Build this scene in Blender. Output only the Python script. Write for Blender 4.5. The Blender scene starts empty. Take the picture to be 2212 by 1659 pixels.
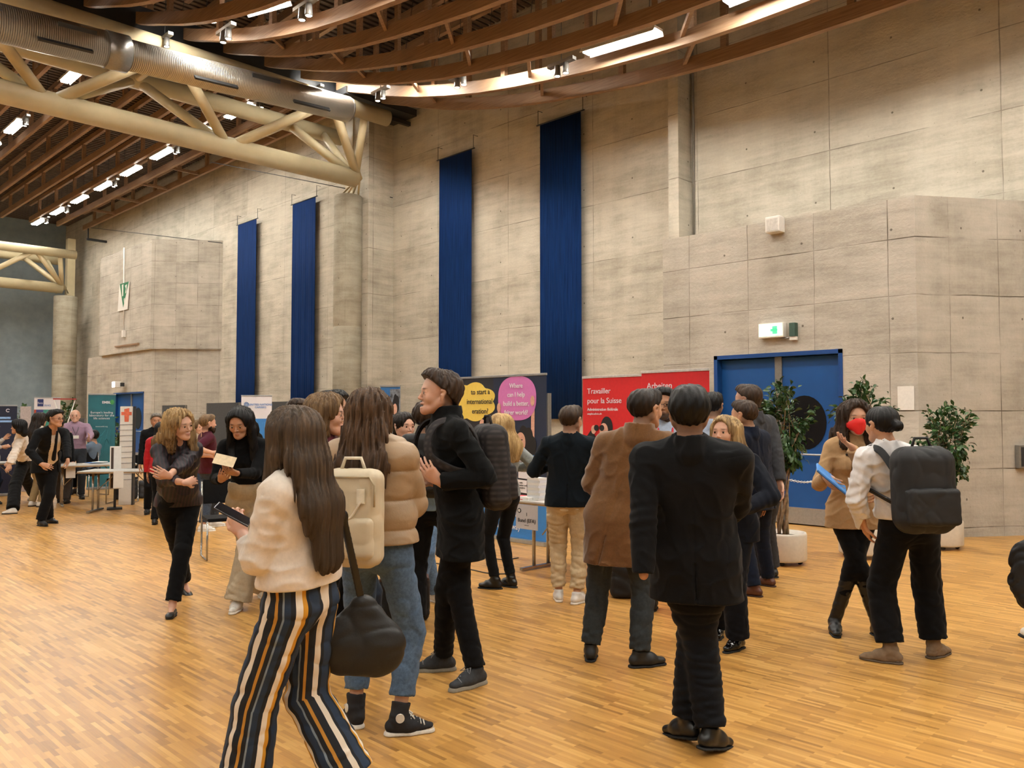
import bpy, bmesh, math, random
import numpy as np
from mathutils import Vector, Matrix

SC = bpy.context.scene
COL = SC.collection
PI = math.pi

# ------------------------------------------------------------------ camera
FPX, CX, CY, HCAM, YH = 1760.0, 1106.0, 829.5, 1.62, 898.0
TH = math.radians(45.3)                      # wall runs 45.3 deg to the left of the view axis
NX, NY = math.cos(TH), math.sin(TH)
PIT = math.atan((YH - CY) / FPX)
cam_d = bpy.data.cameras.new('camera')
cam_d.sensor_fit = 'HORIZONTAL'
cam_d.sensor_width = 36.0
cam_d.lens = 36.0 * FPX / 2212.0
cam_d.clip_end = 200
cam = bpy.data.objects.new('camera', cam_d)
COL.objects.link(cam)
cam.location = (0, 0, HCAM)
cam.rotation_euler = (math.radians(90) + PIT, 0, math.atan2(-NY, NX))
SC.camera = cam

# ------------------------------------------------------------------ world and view
world = bpy.data.worlds.new('hall_world')
SC.world = world
world.use_nodes = True
world.node_tree.nodes['Background'].inputs[0].default_value = (0.9, 0.8, 0.7, 1)
world.node_tree.nodes['Background'].inputs[1].default_value = 0.02
SC.view_settings.view_transform = 'Standard'
SC.view_settings.look = 'None'
SC.view_settings.gamma = 1.0
SC.view_settings.exposure = 0.80
LAMP_E = 66.0        # emission of the strip lights
LAMP_C = (1.0, 0.96, 0.88, 1)

# ------------------------------------------------------------------ pixel rays -> world (x to the long wall, y along it)
def ray(x, y):
    a = (x - CX) / FPX; b = (CY - y) / FPX
    c, s = math.cos(PIT), math.sin(PIT)
    X = a; Y = c - b * s; Z = s + b * c
    return (X * NX + Y * NY, -X * NY + Y * NX, Z)
def onX(x, y, D):
    r = ray(x, y); k = D / r[0]; return Vector((D, r[1] * k, HCAM + r[2] * k))
def onY(x, y, D):
    r = ray(x, y); k = D / r[1]; return Vector((r[0] * k, D, HCAM + r[2] * k))
def onZ(x, y, z=0.0):
    r = ray(x, y); k = (z - HCAM) / r[2]; return Vector((r[0] * k, r[1] * k, z))
def at_depth(x, y, t):
    a = (x - CX) / FPX
    z = HCAM + (YH - y) * t / FPX
    return Vector((t * (a * NX + NY), t * (-a * NY + NX), z))
FWD = Vector((NY, NX, 0)); RGT = Vector((NX, -NY, 0))
def yaw_of(px, face):
    """world z rotation of a thing whose +Y looks 'face' degrees clockwise from straight away from the lens along the ray"""
    A = math.atan((px - CX) / FPX) + math.radians(face)
    d = FWD * math.cos(A) + RGT * math.sin(A)
    return math.atan2(-d.x, d.y)

# ------------------------------------------------------------------ materials
def lin(h):
    if isinstance(h, str):
        h = h.lstrip('#'); v = [int(h[i:i + 2], 16) / 255 for i in (0, 2, 4)]
        return tuple((c / 12.92 if c <= 0.04045 else ((c + 0.055) / 1.055) ** 2.4) for c in v) + (1,)
    return tuple(h) + (1,) if len(h) == 3 else tuple(h)
class NT:
    def __init__(s, name):
        s.m = bpy.data.materials.new(name); s.m.use_nodes = True
        s.t = s.m.node_tree; s.b = s.t.nodes['Principled BSDF']
    def n(s, typ, **kw):
        q = s.t.nodes.new(typ)
        for k, v in kw.items():
            if k.startswith('i_'):
                key = k[2:]; key = int(key) if key.isdigit() else key.replace('_', ' ')
                q.inputs[key].default_value = v
            else: setattr(q, k, v)
        return q
    def l(s, a, b): s.t.links.new(a, b)
    def math(s, op, a, b=None, c=None, clamp=False):
        q = s.t.nodes.new('ShaderNodeMath'); q.operation = op; q.use_clamp = clamp
        for i, v in enumerate((a, b, c)):
            if v is None: continue
            if isinstance(v, (int, float)): q.inputs[i].default_value = v
            else: s.l(v, q.inputs[i])
        return q.outputs[0]
    def mix(s, f, a, b, blend='MIX'):
        q = s.t.nodes.new('ShaderNodeMix'); q.data_type = 'RGBA'; q.blend_type = blend
        for i, v in ((0, f), (6, a), (7, b)):
            if isinstance(v, (int, float)): q.inputs[i].default_value = v
            elif isinstance(v, tuple): q.inputs[i].default_value = v
            else: s.l(v, q.inputs[i])
        return q.outputs[2]
    def coord(s, scale=(1, 1, 1), rot=(0, 0, 0)):
        tc = s.n('ShaderNodeTexCoord'); mp = s.n('ShaderNodeMapping')
        mp.inputs['Scale'].default_value = scale; mp.inputs['Rotation'].default_value = rot
        s.l(tc.outputs['Object'], mp.inputs['Vector']); return mp.outputs[0]
    def noise(s, vec, scale, detail=4, rough=.55):
        q = s.n('ShaderNodeTexNoise'); q.inputs['Scale'].default_value = scale
        q.inputs['Detail'].default_value = detail; q.inputs['Roughness'].default_value = rough
        s.l(vec, q.inputs['Vector']); return q.outputs[0]
    def ramp(s, f, stops):
        q = s.n('ShaderNodeValToRGB'); e = q.color_ramp.elements
        while len(e) < len(stops): e.new(0.5)
        for i, (p, c) in enumerate(stops): e[i].position = p; e[i].color = c
        s.l(f, q.inputs[0]); return q.outputs[0]
    def bump(s, h, strength=.3, dist=.01):
        q = s.n('ShaderNodeBump'); q.inputs['Strength'].default_value = strength
        q.inputs['Distance'].default_value = dist; s.l(h, q.inputs['Height']); s.l(q.outputs[0], s.b.inputs['Normal'])

_M = {}
def simple(name, col, rough=.6, metal=0.0, var=.08, vs=30, bump=0.0, bs=200, bdist=.001, sheen=0.0, spec=.5, coat=0):
    if name in _M: return _M[name]
    q = NT(name); col = lin(col)
    v = q.coord()
    n = q.noise(v, vs, 3)
    d = tuple(c * (1 - 2 * var) for c in col[:3]) + (1,); u = tuple(min(1, c * (1 + 1.2 * var)) for c in col[:3]) + (1,)
    q.l(q.ramp(n, [(.3, d), (.7, u)]), q.b.inputs['Base Color'])
    q.b.inputs['Roughness'].default_value = rough; q.b.inputs['Metallic'].default_value = metal
    q.b.inputs['Specular IOR Level'].default_value = spec
    if sheen: q.b.inputs['Sheen Weight'].default_value = sheen
    if coat: q.b.inputs['Coat Weight'].default_value = coat
    if bump: q.bump(q.noise(v, bs, 2), bump, bdist)
    _M[name] = q.m; return q.m
def cloth(name, col, rough=.88, var=.06, bump=.5, bs=350, sheen=.04, bdist=.002, spec=.15):
    if name in _M: return _M[name]
    q = NT(name); c = lin(col); v = q.coord()
    n = q.noise(v, 60, 4, .7); q.l(q.ramp(n, [(.3, tuple(x * (1 - 2 * var) for x in c[:3]) + (1,)), (.7, tuple(min(1, x * (1 + 1.3 * var)) for x in c[:3]) + (1,))]), q.b.inputs['Base Color'])
    q.b.inputs['Roughness'].default_value = rough; q.b.inputs['Specular IOR Level'].default_value = spec; q.b.inputs['Sheen Weight'].default_value = sheen
    wn = q.n('ShaderNodeTexNoise'); wn.inputs['Scale'].default_value = 4.5; wn.inputs['Detail'].default_value = 1.2; wn.inputs['Distortion'].default_value = .9
    q.l(q.coord((1, 1, 1.5)), wn.inputs['Vector'])
    r = q.math('ABSOLUTE', q.math('SUBTRACT', wn.outputs[0], .5)); r = q.math('SMOOTH_MIN', r, .12, .1)
    b1 = q.n('ShaderNodeBump'); b1.inputs['Strength'].default_value = .4; b1.inputs['Distance'].default_value = .02; q.l(r, b1.inputs['Height'])
    b2 = q.n('ShaderNodeBump'); b2.inputs['Strength'].default_value = bump * .6; b2.inputs['Distance'].default_value = bdist; q.l(q.noise(v, bs, 2), b2.inputs['Height']); q.l(b1.outputs[0], b2.inputs['Normal']); q.l(b2.outputs[0], q.b.inputs['Normal'])
    _M[name] = q.m; return q.m
def emit(name, col, e):
    if name in _M: return _M[name]
    q = NT(name); q.b.inputs['Base Color'].default_value = lin(col)
    q.b.inputs['Emission Color'].default_value = lin(col); q.b.inputs['Emission Strength'].default_value = e
    _M[name] = q.m; return q.m
def hairmat(name, dark, light, amt=.5, grad=None):
    """hair: streaks that run down the strands; grad=(z0,z1) lightens the lengths"""
    if name in _M: return _M[name]
    q = NT(name)
    v = q.coord((1, 1, .05)); n = q.noise(v, 150, 3, .6)
    v2 = q.coord((1, 1, .12)); n2 = q.noise(v2, 28, 2)
    f = q.math('MULTIPLY', q.math('ADD', q.math('MULTIPLY', n, .6), q.math('MULTIPLY', n2, .6)), 1.0)
    f = q.math('MULTIPLY_ADD', f, 2.6, -1.2 + (amt - .5), clamp=True)
    if grad:
        sx = q.n('ShaderNodeSeparateXYZ'); tc = q.n('ShaderNodeTexCoord'); q.l(tc.outputs['Object'], sx.inputs[0])
        mr = q.n('ShaderNodeMapRange'); q.l(sx.outputs[2], mr.inputs[0])
        mr.inputs[1].default_value = grad[0]; mr.inputs[2].default_value = grad[1]; mr.inputs[3].default_value = 1; mr.inputs[4].default_value = .15
        f = q.math('MULTIPLY', f, mr.outputs[0])
    q.l(q.mix(f, lin(dark), lin(light)), q.b.inputs['Base Color'])
    q.b.inputs['Roughness'].default_value = .5; q.b.inputs['Specular IOR Level'].default_value = .25
    q.bump(n, .5, .003)
    _M[name] = q.m; return q.m
def skinmat(name, col, lip, brow):
    if name in _M: return _M[name]
    q = NT(name); v = q.coord(); n = q.noise(v, 18, 3); col = lin(col)
    base = q.ramp(n, [(.3, tuple(c * f for c, f in zip(col[:3], (.93, .86, .84))) + (1,)), (.7, col)])
    a1 = q.n('ShaderNodeAttribute', attribute_name='lip'); a2 = q.n('ShaderNodeAttribute', attribute_name='brow')
    base = q.mix(a1.outputs['Fac'], base, lin(lip)); base = q.mix(a2.outputs['Fac'], base, lin(brow))
    q.l(base, q.b.inputs['Base Color'])
    q.b.inputs['Roughness'].default_value = .5
    q.b.inputs['Subsurface Weight'].default_value = .12; q.b.inputs['Subsurface Radius'].default_value = (.02, .008, .004)
    q.b.inputs['Subsurface Scale'].default_value = .5
    _M[name] = q.m; return q.m

# ------------------------------------------------------------------ linking, tagging
def link(o, parent=None):
    COL.objects.link(o)
    if parent is not None: o.parent = parent
    return o
def empty(name, loc=(0, 0, 0), rz=0.0, label=None, cat=None, group=None):
    o = bpy.data.objects.new(name, None); o.empty_display_size = .1
    o.location = loc; o.rotation_euler = (0, 0, rz); link(o); tag(o, label, cat, group); return o
def tag(o, label=None, cat=None, group=None, kind=None):
    if label: o['label'] = label
    if cat: o['category'] = cat
    if group: o['group'] = group
    if kind: o['kind'] = kind
    return o
class MB:
    """collects simple solids into one mesh"""
    def __init__(s): s.bm = bmesh.new()
    def box(s, c, h, R=None, bev=0.0):
        """centre c, half sizes h, optional 3x3 rotation"""
        R = R or Matrix.Identity(3); c = Vector(c)
        vs = [s.bm.verts.new(c + R @ Vector((sx * h[0], sy * h[1], sz * h[2]))) for sx in (-1, 1) for sy in (-1, 1) for sz in (-1, 1)]
        fs = [s.bm.faces.new([vs[i] for i in q]) for q in ((0, 1, 3, 2), (4, 6, 7, 5), (0, 4, 5, 1), (2, 3, 7, 6), (0, 2, 6, 4), (1, 5, 7, 3))]
        if bev:
            es = list({e for f in fs for e in f.edges})
            bmesh.ops.bevel(s.bm, geom=es, offset=bev, segments=2, affect='EDGES', profile=.7)
        return s
    def beam(s, a, b, w, h, up=(0, 0, 1)):
        """bar from a to b, w wide and h tall"""
        a = Vector(a); b = Vector(b); d = (b - a); L = d.length; d.normalize(); up = Vector(up)
        x = d.cross(up); x = x.normalized() if x.length > 1e-4 else Vector((1, 0, 0)); z = x.cross(d)
        R = Matrix((x, d, z)).transposed()
        return s.box((a + b) / 2, (w / 2, L / 2, h / 2), R)
    def tube(s, pts, r, n=10, cap=True):
        pts = [Vector(p) for p in pts]; rr = r if isinstance(r, (list, tuple)) else [r] * len(pts)
        rings = []; prev = None
        for i, p in enumerate(pts):
            d = (pts[min(i + 1, len(pts) - 1)] - pts[max(i - 1, 0)]).normalized()
            if prev is None:
                x = d.orthogonal().normalized()
            else:
                x = (prev - d * prev.dot(d)); x = x.normalized() if x.length > 1e-5 else d.orthogonal().normalized()
            prev = x; y = d.cross(x)
            rings.append([s.bm.verts.new(p + (x * math.cos(t) + y * math.sin(t)) * rr[i]) for t in [2 * PI * k / n for k in range(n)]])
        for a, b in zip(rings, rings[1:]):
            for k in range(n): s.bm.faces.new((a[k], a[(k + 1) % n], b[(k + 1) % n], b[k])).smooth = True
        if cap:
            s.bm.faces.new(rings[0][::-1]); s.bm.faces.new(rings[-1])
        return s
    def lathe(s, c, prof, n=32):
        """profile [(r,z)...] turned about the vertical through c; closed at both ends when r is 0"""
        c = Vector(c); rings = []
        for r, z in prof:
            if r < 1e-6: rings.append([s.bm.verts.new(c + Vector((0, 0, z)))])
            else: rings.append([s.bm.verts.new(c + Vector((r * math.cos(2 * PI * k / n), r * math.sin(2 * PI * k / n), z))) for k in range(n)])
        for a, b in zip(rings, rings[1:]):
            for k in range(n):
                k2 = (k + 1) % n
                if len(a) == 1 and len(b) == 1: continue
                if len(a) == 1: f = s.bm.faces.new((a[0], b[k2], b[k]))
                elif len(b) == 1: f = s.bm.faces.new((a[k], a[k2], b[0]))
                else: f = s.bm.faces.new((a[k], a[k2], b[k2], b[k]))
                f.smooth = True
        return s
    def poly(s, pts, t, R=None, o=(0, 0, 0)):
        """flat outline in x,z given thickness t along y; R,o place it"""
        R = R or Matrix.Identity(3); o = Vector(o)
        f = [s.bm.verts.new(o + R @ Vector((x, -t / 2, z))) for x, z in pts]
        b = [s.bm.verts.new(o + R @ Vector((x, t / 2, z))) for x, z in pts]
        s.bm.faces.new(f); s.bm.faces.new(b[::-1]); n = len(pts)
        for i in range(n): s.bm.faces.new((f[i], b[i], b[(i + 1) % n], f[(i + 1) % n]))
        return s
    def prism(s, pts, z0, z1):
        """floor plan outline x,y pulled up from z0 to z1"""
        a = [s.bm.verts.new((x, y, z0)) for x, y in pts]; b = [s.bm.verts.new((x, y, z1)) for x, y in pts]
        s.bm.faces.new(a[::-1]); s.bm.faces.new(b); n = len(pts)
        for i in range(n): s.bm.faces.new((a[i], a[(i + 1) % n], b[(i + 1) % n], b[i]))
        return s
    def build(s, name, mat, parent=None, loc=None, rz=0, auto=False):
        bmesh.ops.recalc_face_normals(s.bm, faces=s.bm.faces)
        me = bpy.data.meshes.new(name); s.bm.to_mesh(me); s.bm.free()
        me.materials.append(mat); o = bpy.data.objects.new(name, me); link(o, parent)
        if loc is not None: o.location = loc
        if rz: o.rotation_euler = (0, 0, rz)
        return o
def struct(name, mb, m):
    o = mb.build(name, m); o['kind'] = 'structure'; return o
def copy_tree(o, parent=None):
    c = o.copy(); COL.objects.link(c); c.parent = parent
    for ch in list(o.children): copy_tree(ch, c)
    return c
def ellipse(cx, cz, rx, rz, n=28, a0=0, a1=2 * PI):
    full = abs(a1 - a0 - 2 * PI) < 1e-6
    return [(cx + rx * math.cos(a0 + (a1 - a0) * i / (n if full else n - 1)), cz + rz * math.sin(a0 + (a1 - a0) * i / (n if full else n - 1))) for i in range(n)]
def text(name, s, size, m, parent, loc, rx=PI / 2, rz=0, align='LEFT', bold=0.0, sx=1.0, spacing=1.0, thick=.0015):
    cu = bpy.data.curves.new(name, 'FONT'); cu.body = s; cu.size = size; cu.align_x = align
    cu.extrude = thick; cu.offset = bold; cu.space_line = spacing; cu.resolution_u = 3
    t = bpy.data.objects.new(name + '_tmp', cu); COL.objects.link(t)
    bpy.context.view_layer.update()
    dg = bpy.context.evaluated_depsgraph_get()
    me = bpy.data.meshes.new_from_object(t.evaluated_get(dg))
    bpy.data.objects.remove(t); bpy.data.curves.remove(cu)
    me.name = name; me.materials.clear(); me.materials.append(m)
    o = bpy.data.objects.new(name, me); link(o, parent)
    o.location = loc; o.rotation_euler = (rx, 0, rz); o.scale = (sx, 1, 1); return o
# ------------------------------------------------------------------ smooth solids: distance fields meshed by surface nets
BIG = 9.0
def V3(*a): return np.array(a, dtype=np.float64)
def nrm(v): return v / (np.linalg.norm(v) + 1e-9)
class Field:
    def __init__(s): s.ops = []
    def cap(s, a, b, ra, rb=None, k=.02, flat=1.0, fd=None, sub=False, cb=False, ca=False):
        """tapering limb from a to b; squashed by 'flat' along fd; cb/ca cut it square at that end"""
        s.ops.append(('c', np.asarray(a, float), np.asarray(b, float), ra, ra if rb is None else rb, k, flat, None if fd is None else nrm(np.asarray(fd, float)), sub, cb, ca)); return s
    def ball(s, a, r, k=.02, flat=1.0, fd=None, sub=False): return s.cap(a, np.asarray(a, float) + V3(0, 0, 1e-4), r, r, k, flat, fd, sub)
    def box(s, c, ax, h, r=.01, k=.01, sub=False):
        s.ops.append(('b', np.asarray(c, float), np.asarray(ax, float), np.asarray(h, float), r, k, sub)); return s
    def plane(s, o, n, box=None):
        """keeps the side behind the plane; box=(lo,hi) limits where it cuts"""
        s.ops.append(('p', np.asarray(o, float), nrm(np.asarray(n, float)), box)); return s
    def fn(s, f): s.ops.append(('f', f)); return s
    def bounds(s):
        lo = V3(9, 9, 9); hi = -lo
        for o in s.ops:
            if o[0] == 'c' and not o[8]:
                m = max(o[3], o[4]) * max(1, o[6]) + .005
                lo = np.minimum(lo, np.minimum(o[1], o[2]) - m); hi = np.maximum(hi, np.maximum(o[1], o[2]) + m)
            if o[0] == 'b' and not o[6]:
                m = np.abs(o[2].T) @ o[3] + .005
                lo = np.minimum(lo, o[1] - m); hi = np.maximum(hi, o[1] + m)
        return lo, hi
    def mesh(s, vox, zfine=None, pad=.015):
        lo, hi = s.bounds(); lo = lo - pad - vox; hi = hi + pad + vox
        ax = [np.arange(lo[i], hi[i] + vox, vox) for i in range(3)]
        if zfine:
            z0, vf = zfine; ax[2] = np.concatenate([np.arange(lo[2], z0, vox), np.arange(z0, hi[2] + vf, vf)])
        X, Y, Z = [a.astype(np.float32) for a in ax]
        D = np.full((len(X), len(Y), len(Z)), BIG, np.float32)
        def sl(b0, b1):
            r = []
            for a, p, q in zip((X, Y, Z), b0, b1):
                i = max(0, np.searchsorted(a, p) - 1); j = min(len(a), np.searchsorted(a, q) + 1)
                if j <= i: return None
                r.append(slice(i, j))
            return tuple(r)
        for o in s.ops:
            if o[0] == 'c':
                _, a, b, ra, rb, k, fl, fd, sub, cb, ca = o
                m = max(ra, rb) * max(1, fl) + k + 3 * vox
                w = sl(np.minimum(a, b) - m, np.maximum(a, b) + m)
                if w is None: continue
                px = X[w[0]][:, None, None] - a[0]; py = Y[w[1]][None, :, None] - a[1]; pz = Z[w[2]][None, None, :] - a[2]
                ab = b - a; ax_ = ab
                if fd is not None and fl != 1:
                    g = 1 / fl - 1; dp = px * fd[0] + py * fd[1] + pz * fd[2]
                    px = px + g * fd[0] * dp; py = py + g * fd[1] * dp; pz = pz + g * fd[2] * dp
                    ax_ = ab + g * fd * np.dot(ab, fd)
                L2 = np.dot(ax_, ax_) + 1e-12
                tt = (px * ax_[0] + py * ax_[1] + pz * ax_[2]) / L2
                t = np.clip(tt, 0, 1)
                d = np.sqrt((px - ax_[0] * t) ** 2 + (py - ax_[1] * t) ** 2 + (pz - ax_[2] * t) ** 2) - (ra + (rb - ra) * t)
                L = math.sqrt(L2)
                if cb: d = np.maximum(d, (tt - 1) * L)
                if ca: d = np.maximum(d, -tt * L)
                if fl < 1: d = d * fl
            elif o[0] == 'b':
                _, c, A, h, r, k, sub = o
                m = np.abs(A.T) @ h + k + 3 * vox
                w = sl(c - m, c + m)
                if w is None: continue
                px = X[w[0]][:, None, None] - c[0]; py = Y[w[1]][None, :, None] - c[1]; pz = Z[w[2]][None, None, :] - c[2]
                q = [np.abs(px * A[i][0] + py * A[i][1] + pz * A[i][2]) - (h[i] - r) for i in range(3)]
                d = np.sqrt(sum(np.maximum(v, 0) ** 2 for v in q)) + np.minimum(np.maximum(np.maximum(q[0], q[1]), q[2]), 0) - r
            elif o[0] == 'p':
                _, p0, n, bx = o
                w = sl(*bx) if bx is not None else (slice(None),) * 3
                if w is None: continue
                d = (X[w[0]][:, None, None] - p0[0]) * n[0] + (Y[w[1]][None, :, None] - p0[1]) * n[1] + (Z[w[2]][None, None, :] - p0[2]) * n[2]
                D[w] = np.maximum(D[w], d); continue
            else:
                mask = np.abs(D) < .05
                i, j, k_ = np.nonzero(mask)
                D[i, j, k_] += o[1](X[i], Y[j], Z[k_]).astype(np.float32); continue
            d = d.astype(np.float32); c0 = D[w]
            if sub:
                d = -d; h_ = np.maximum(k - np.abs(c0 - d), 0) / max(k, 1e-6); D[w] = np.maximum(c0, d) + h_ * h_ * k / 4
            else:
                h_ = np.maximum(k - np.abs(c0 - d), 0) / max(k, 1e-6); D[w] = np.minimum(c0, d) - h_ * h_ * k / 4
        return nets(D, X, Y, Z)
def nets(D, X, Y, Z):
    S = D < 0
    c = np.zeros(tuple(n - 1 for n in D.shape), np.uint8)
    for i in (0, 1):
        for j in (0, 1):
            for k in (0, 1): c += S[i:S.shape[0] - 1 + i, j:S.shape[1] - 1 + j, k:S.shape[2] - 1 + k]
    act = (c > 0) & (c < 8)
    I, J, K = np.nonzero(act)
    n = len(I)
    if n == 0: return np.zeros((0, 3)), np.zeros((0, 4), int)
    idx = np.full(act.shape, -1, np.int32); idx[I, J, K] = np.arange(n)
    P = np.zeros((n, 3)); C = np.zeros(n)
    cor = [(i, j, k) for i in (0, 1) for j in (0, 1) for k in (0, 1)]
    vals = {q: D[I + q[0], J + q[1], K + q[2]].astype(np.float64) for q in cor}
    pos = (X.astype(float), Y.astype(float), Z.astype(float))
    for a in cor:
        for ax in range(3):
            if a[ax]: continue
            b = list(a); b[ax] = 1; b = tuple(b)
            va, vb = vals[a], vals[b]; m = (va < 0) != (vb < 0)
            t = np.where(m, va / np.where(m, va - vb, 1), 0)
            q = []
            for e, base in enumerate((I, J, K)):
                p0 = pos[e][base + a[e]]
                if e == ax: p0 = p0 + t * (pos[e][base + 1] - pos[e][base])
                q.append(p0)
            for e in range(3): P[:, e] += np.where(m, q[e], 0)
            C += m
    P /= C[:, None]
    F = []
    for ax in range(3):
        sl0 = [slice(1, -1)] * 3; sl1 = [slice(1, -1)] * 3
        sl0[ax] = slice(0, D.shape[ax] - 1); sl1[ax] = slice(1, D.shape[ax])
        s0 = S[tuple(sl0)]; s1 = S[tuple(sl1)]
        e = np.nonzero(s0 != s1); g = [e[0] + 0, e[1] + 0, e[2] + 0]
        for q in range(3):
            if q != ax: g[q] = g[q] + 1
        u, v = (ax + 1) % 3, (ax + 2) % 3
        def at(du, dv):
            h = [x.copy() for x in g]; h[u] = h[u] - du; h[v] = h[v] - dv; return idx[h[0], h[1], h[2]]
        q = np.stack([at(1, 1), at(0, 1), at(0, 0), at(1, 0)], 1)
        fl = s1[e]                     # solid on the far side: turn the face
        q[fl] = q[fl][:, ::-1]; F.append(q)
    F = np.concatenate(F); return P, F[(F >= 0).all(1)]
def npmesh(name, P, F, mat, parent=None, attrs=None, org=None):
    me = bpy.data.meshes.new(name)
    if org is not None: P = P - np.asarray(org)
    me.vertices.add(len(P)); me.vertices.foreach_set('co', P.astype(np.float32).ravel())
    me.loops.add(len(F) * 4); me.loops.foreach_set('vertex_index', F.astype(np.int32).ravel())
    me.polygons.add(len(F)); me.polygons.foreach_set('loop_start', np.arange(0, len(F) * 4, 4, dtype=np.int32))
    me.polygons.foreach_set('use_smooth', np.ones(len(F), bool))
    me.update(calc_edges=True); me.validate()
    for k, v in (attrs or {}).items():
        a = me.attributes.new(k, 'FLOAT', 'POINT'); a.data.foreach_set('value', v.astype(np.float32))
    me.materials.append(mat); o = bpy.data.objects.new(name, me); link(o, parent)
    if org is not None: o.location = org
    return o
def folds(amp, sc=1.0, zs=1.0, seed=0):
    rs = np.random.RandomState(seed); K = rs.normal(size=(6, 3)) * 22 * sc; K[:, 2] *= zs; ph = rs.rand(6) * 6.28
    K2 = rs.normal(size=(3, 3)) * 7
    def f(x, y, z):
        w = sum(np.sin(x * q[0] + y * q[1] + z * q[2]) for q in K2) * 1.2
        v = sum(np.sin(x * q[0] + y * q[1] + z * q[2] + p + w) for q, p in zip(K, ph)) / 2.5
        return amp * (1.5 * (1 - np.abs(v)) ** 2 - .6 + .4 * v)
    return f

# ------------------------------------------------------------------ people
SKIN = {}
def rotz(v, a): c, s = math.cos(a), math.sin(a); return V3(v[0] * c - v[1] * s, v[0] * s + v[1] * c, v[2])
def ik(a, t, l1, l2, hint):
    d = t - a; L = np.linalg.norm(d); L = min(max(L, abs(l1 - l2) + .01), (l1 + l2) * .999); u = nrm(d)
    t = a + u * L; x = (l1 * l1 - l2 * l2 + L * L) / (2 * L); h = math.sqrt(max(l1 * l1 - x * x, 0))
    w = hint - u * np.dot(hint, u); w = nrm(w) if np.linalg.norm(w) > 1e-5 else nrm(np.cross(u, V3(0, 0, 1)))
    return a + u * x + w * h, t
def hand_prims(F, w, d, pn, side, curl, s, thick=1.0, spread=.12, pt=False):
    """palm, five jointed fingers and a thumb; d = finger direction, pn = palm normal, side +1 thumb along -lat"""
    d = nrm(d); pn = nrm(pn - d * np.dot(pn, d)); lat = np.cross(d, pn) * side
    F.cap(w - d * .02 * s, w + d * .03 * s, .024 * s, .026 * s, .012, .7, pn)
    fing = [(-.03, .082, (.042, .026, .021), .0088), (-.01, .088, (.046, .029, .022), .009), (.010, .084, (.042, .027, .021), .0086), (.028, .076, (.033, .021, .019), .0076)]
    for i, (ox, kn, ln, r) in enumerate(fing):
        r = max(r * s, .8 * thick); b = w + lat * ox * .45 * s + d * .02 * s; kp = w + lat * ox * s + d * kn * s
        F.cap(b, kp, .016 * s, .0125 * s, .012, .85, pn)
        a = (.15 if i < 3 else .2) * curl; dd = nrm(d + lat * ox / .03 * spread); p = kp; ang = 0
        cc = curl * (1 - .55 * (i == 0)) if pt else curl
        for j, l in enumerate(ln):
            ang += cc * (.55, .75, .45)[j] + a * .3
            q = p + (dd * math.cos(ang) + pn * math.sin(ang)) * l * s
            F.cap(p, q, r * (1 - .06 * j), r * (.93 - .06 * j), .004); p = q
    tb = w + d * .022 * s - lat * .022 * s; t1 = tb + (d * .6 - lat * .62 + pn * .35) * .045 * s
    t2 = t1 + nrm(d * .9 - lat * (.35 - .3 * min(curl, 1)) + pn * (.2 + .4 * curl)) * .034 * s; t3 = t2 + nrm(d * .9 - lat * (.1 - .3 * curl) + pn * (.25 + .5 * curl)) * .028 * s
    r = max(.0105 * s, .8 * thick)
    F.cap(tb, t1, .0165 * s, r * 1.1, .01).cap(t1, t2, r * 1.05, r, .004).cap(t2, t3, r, r * .85, .004)

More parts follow.
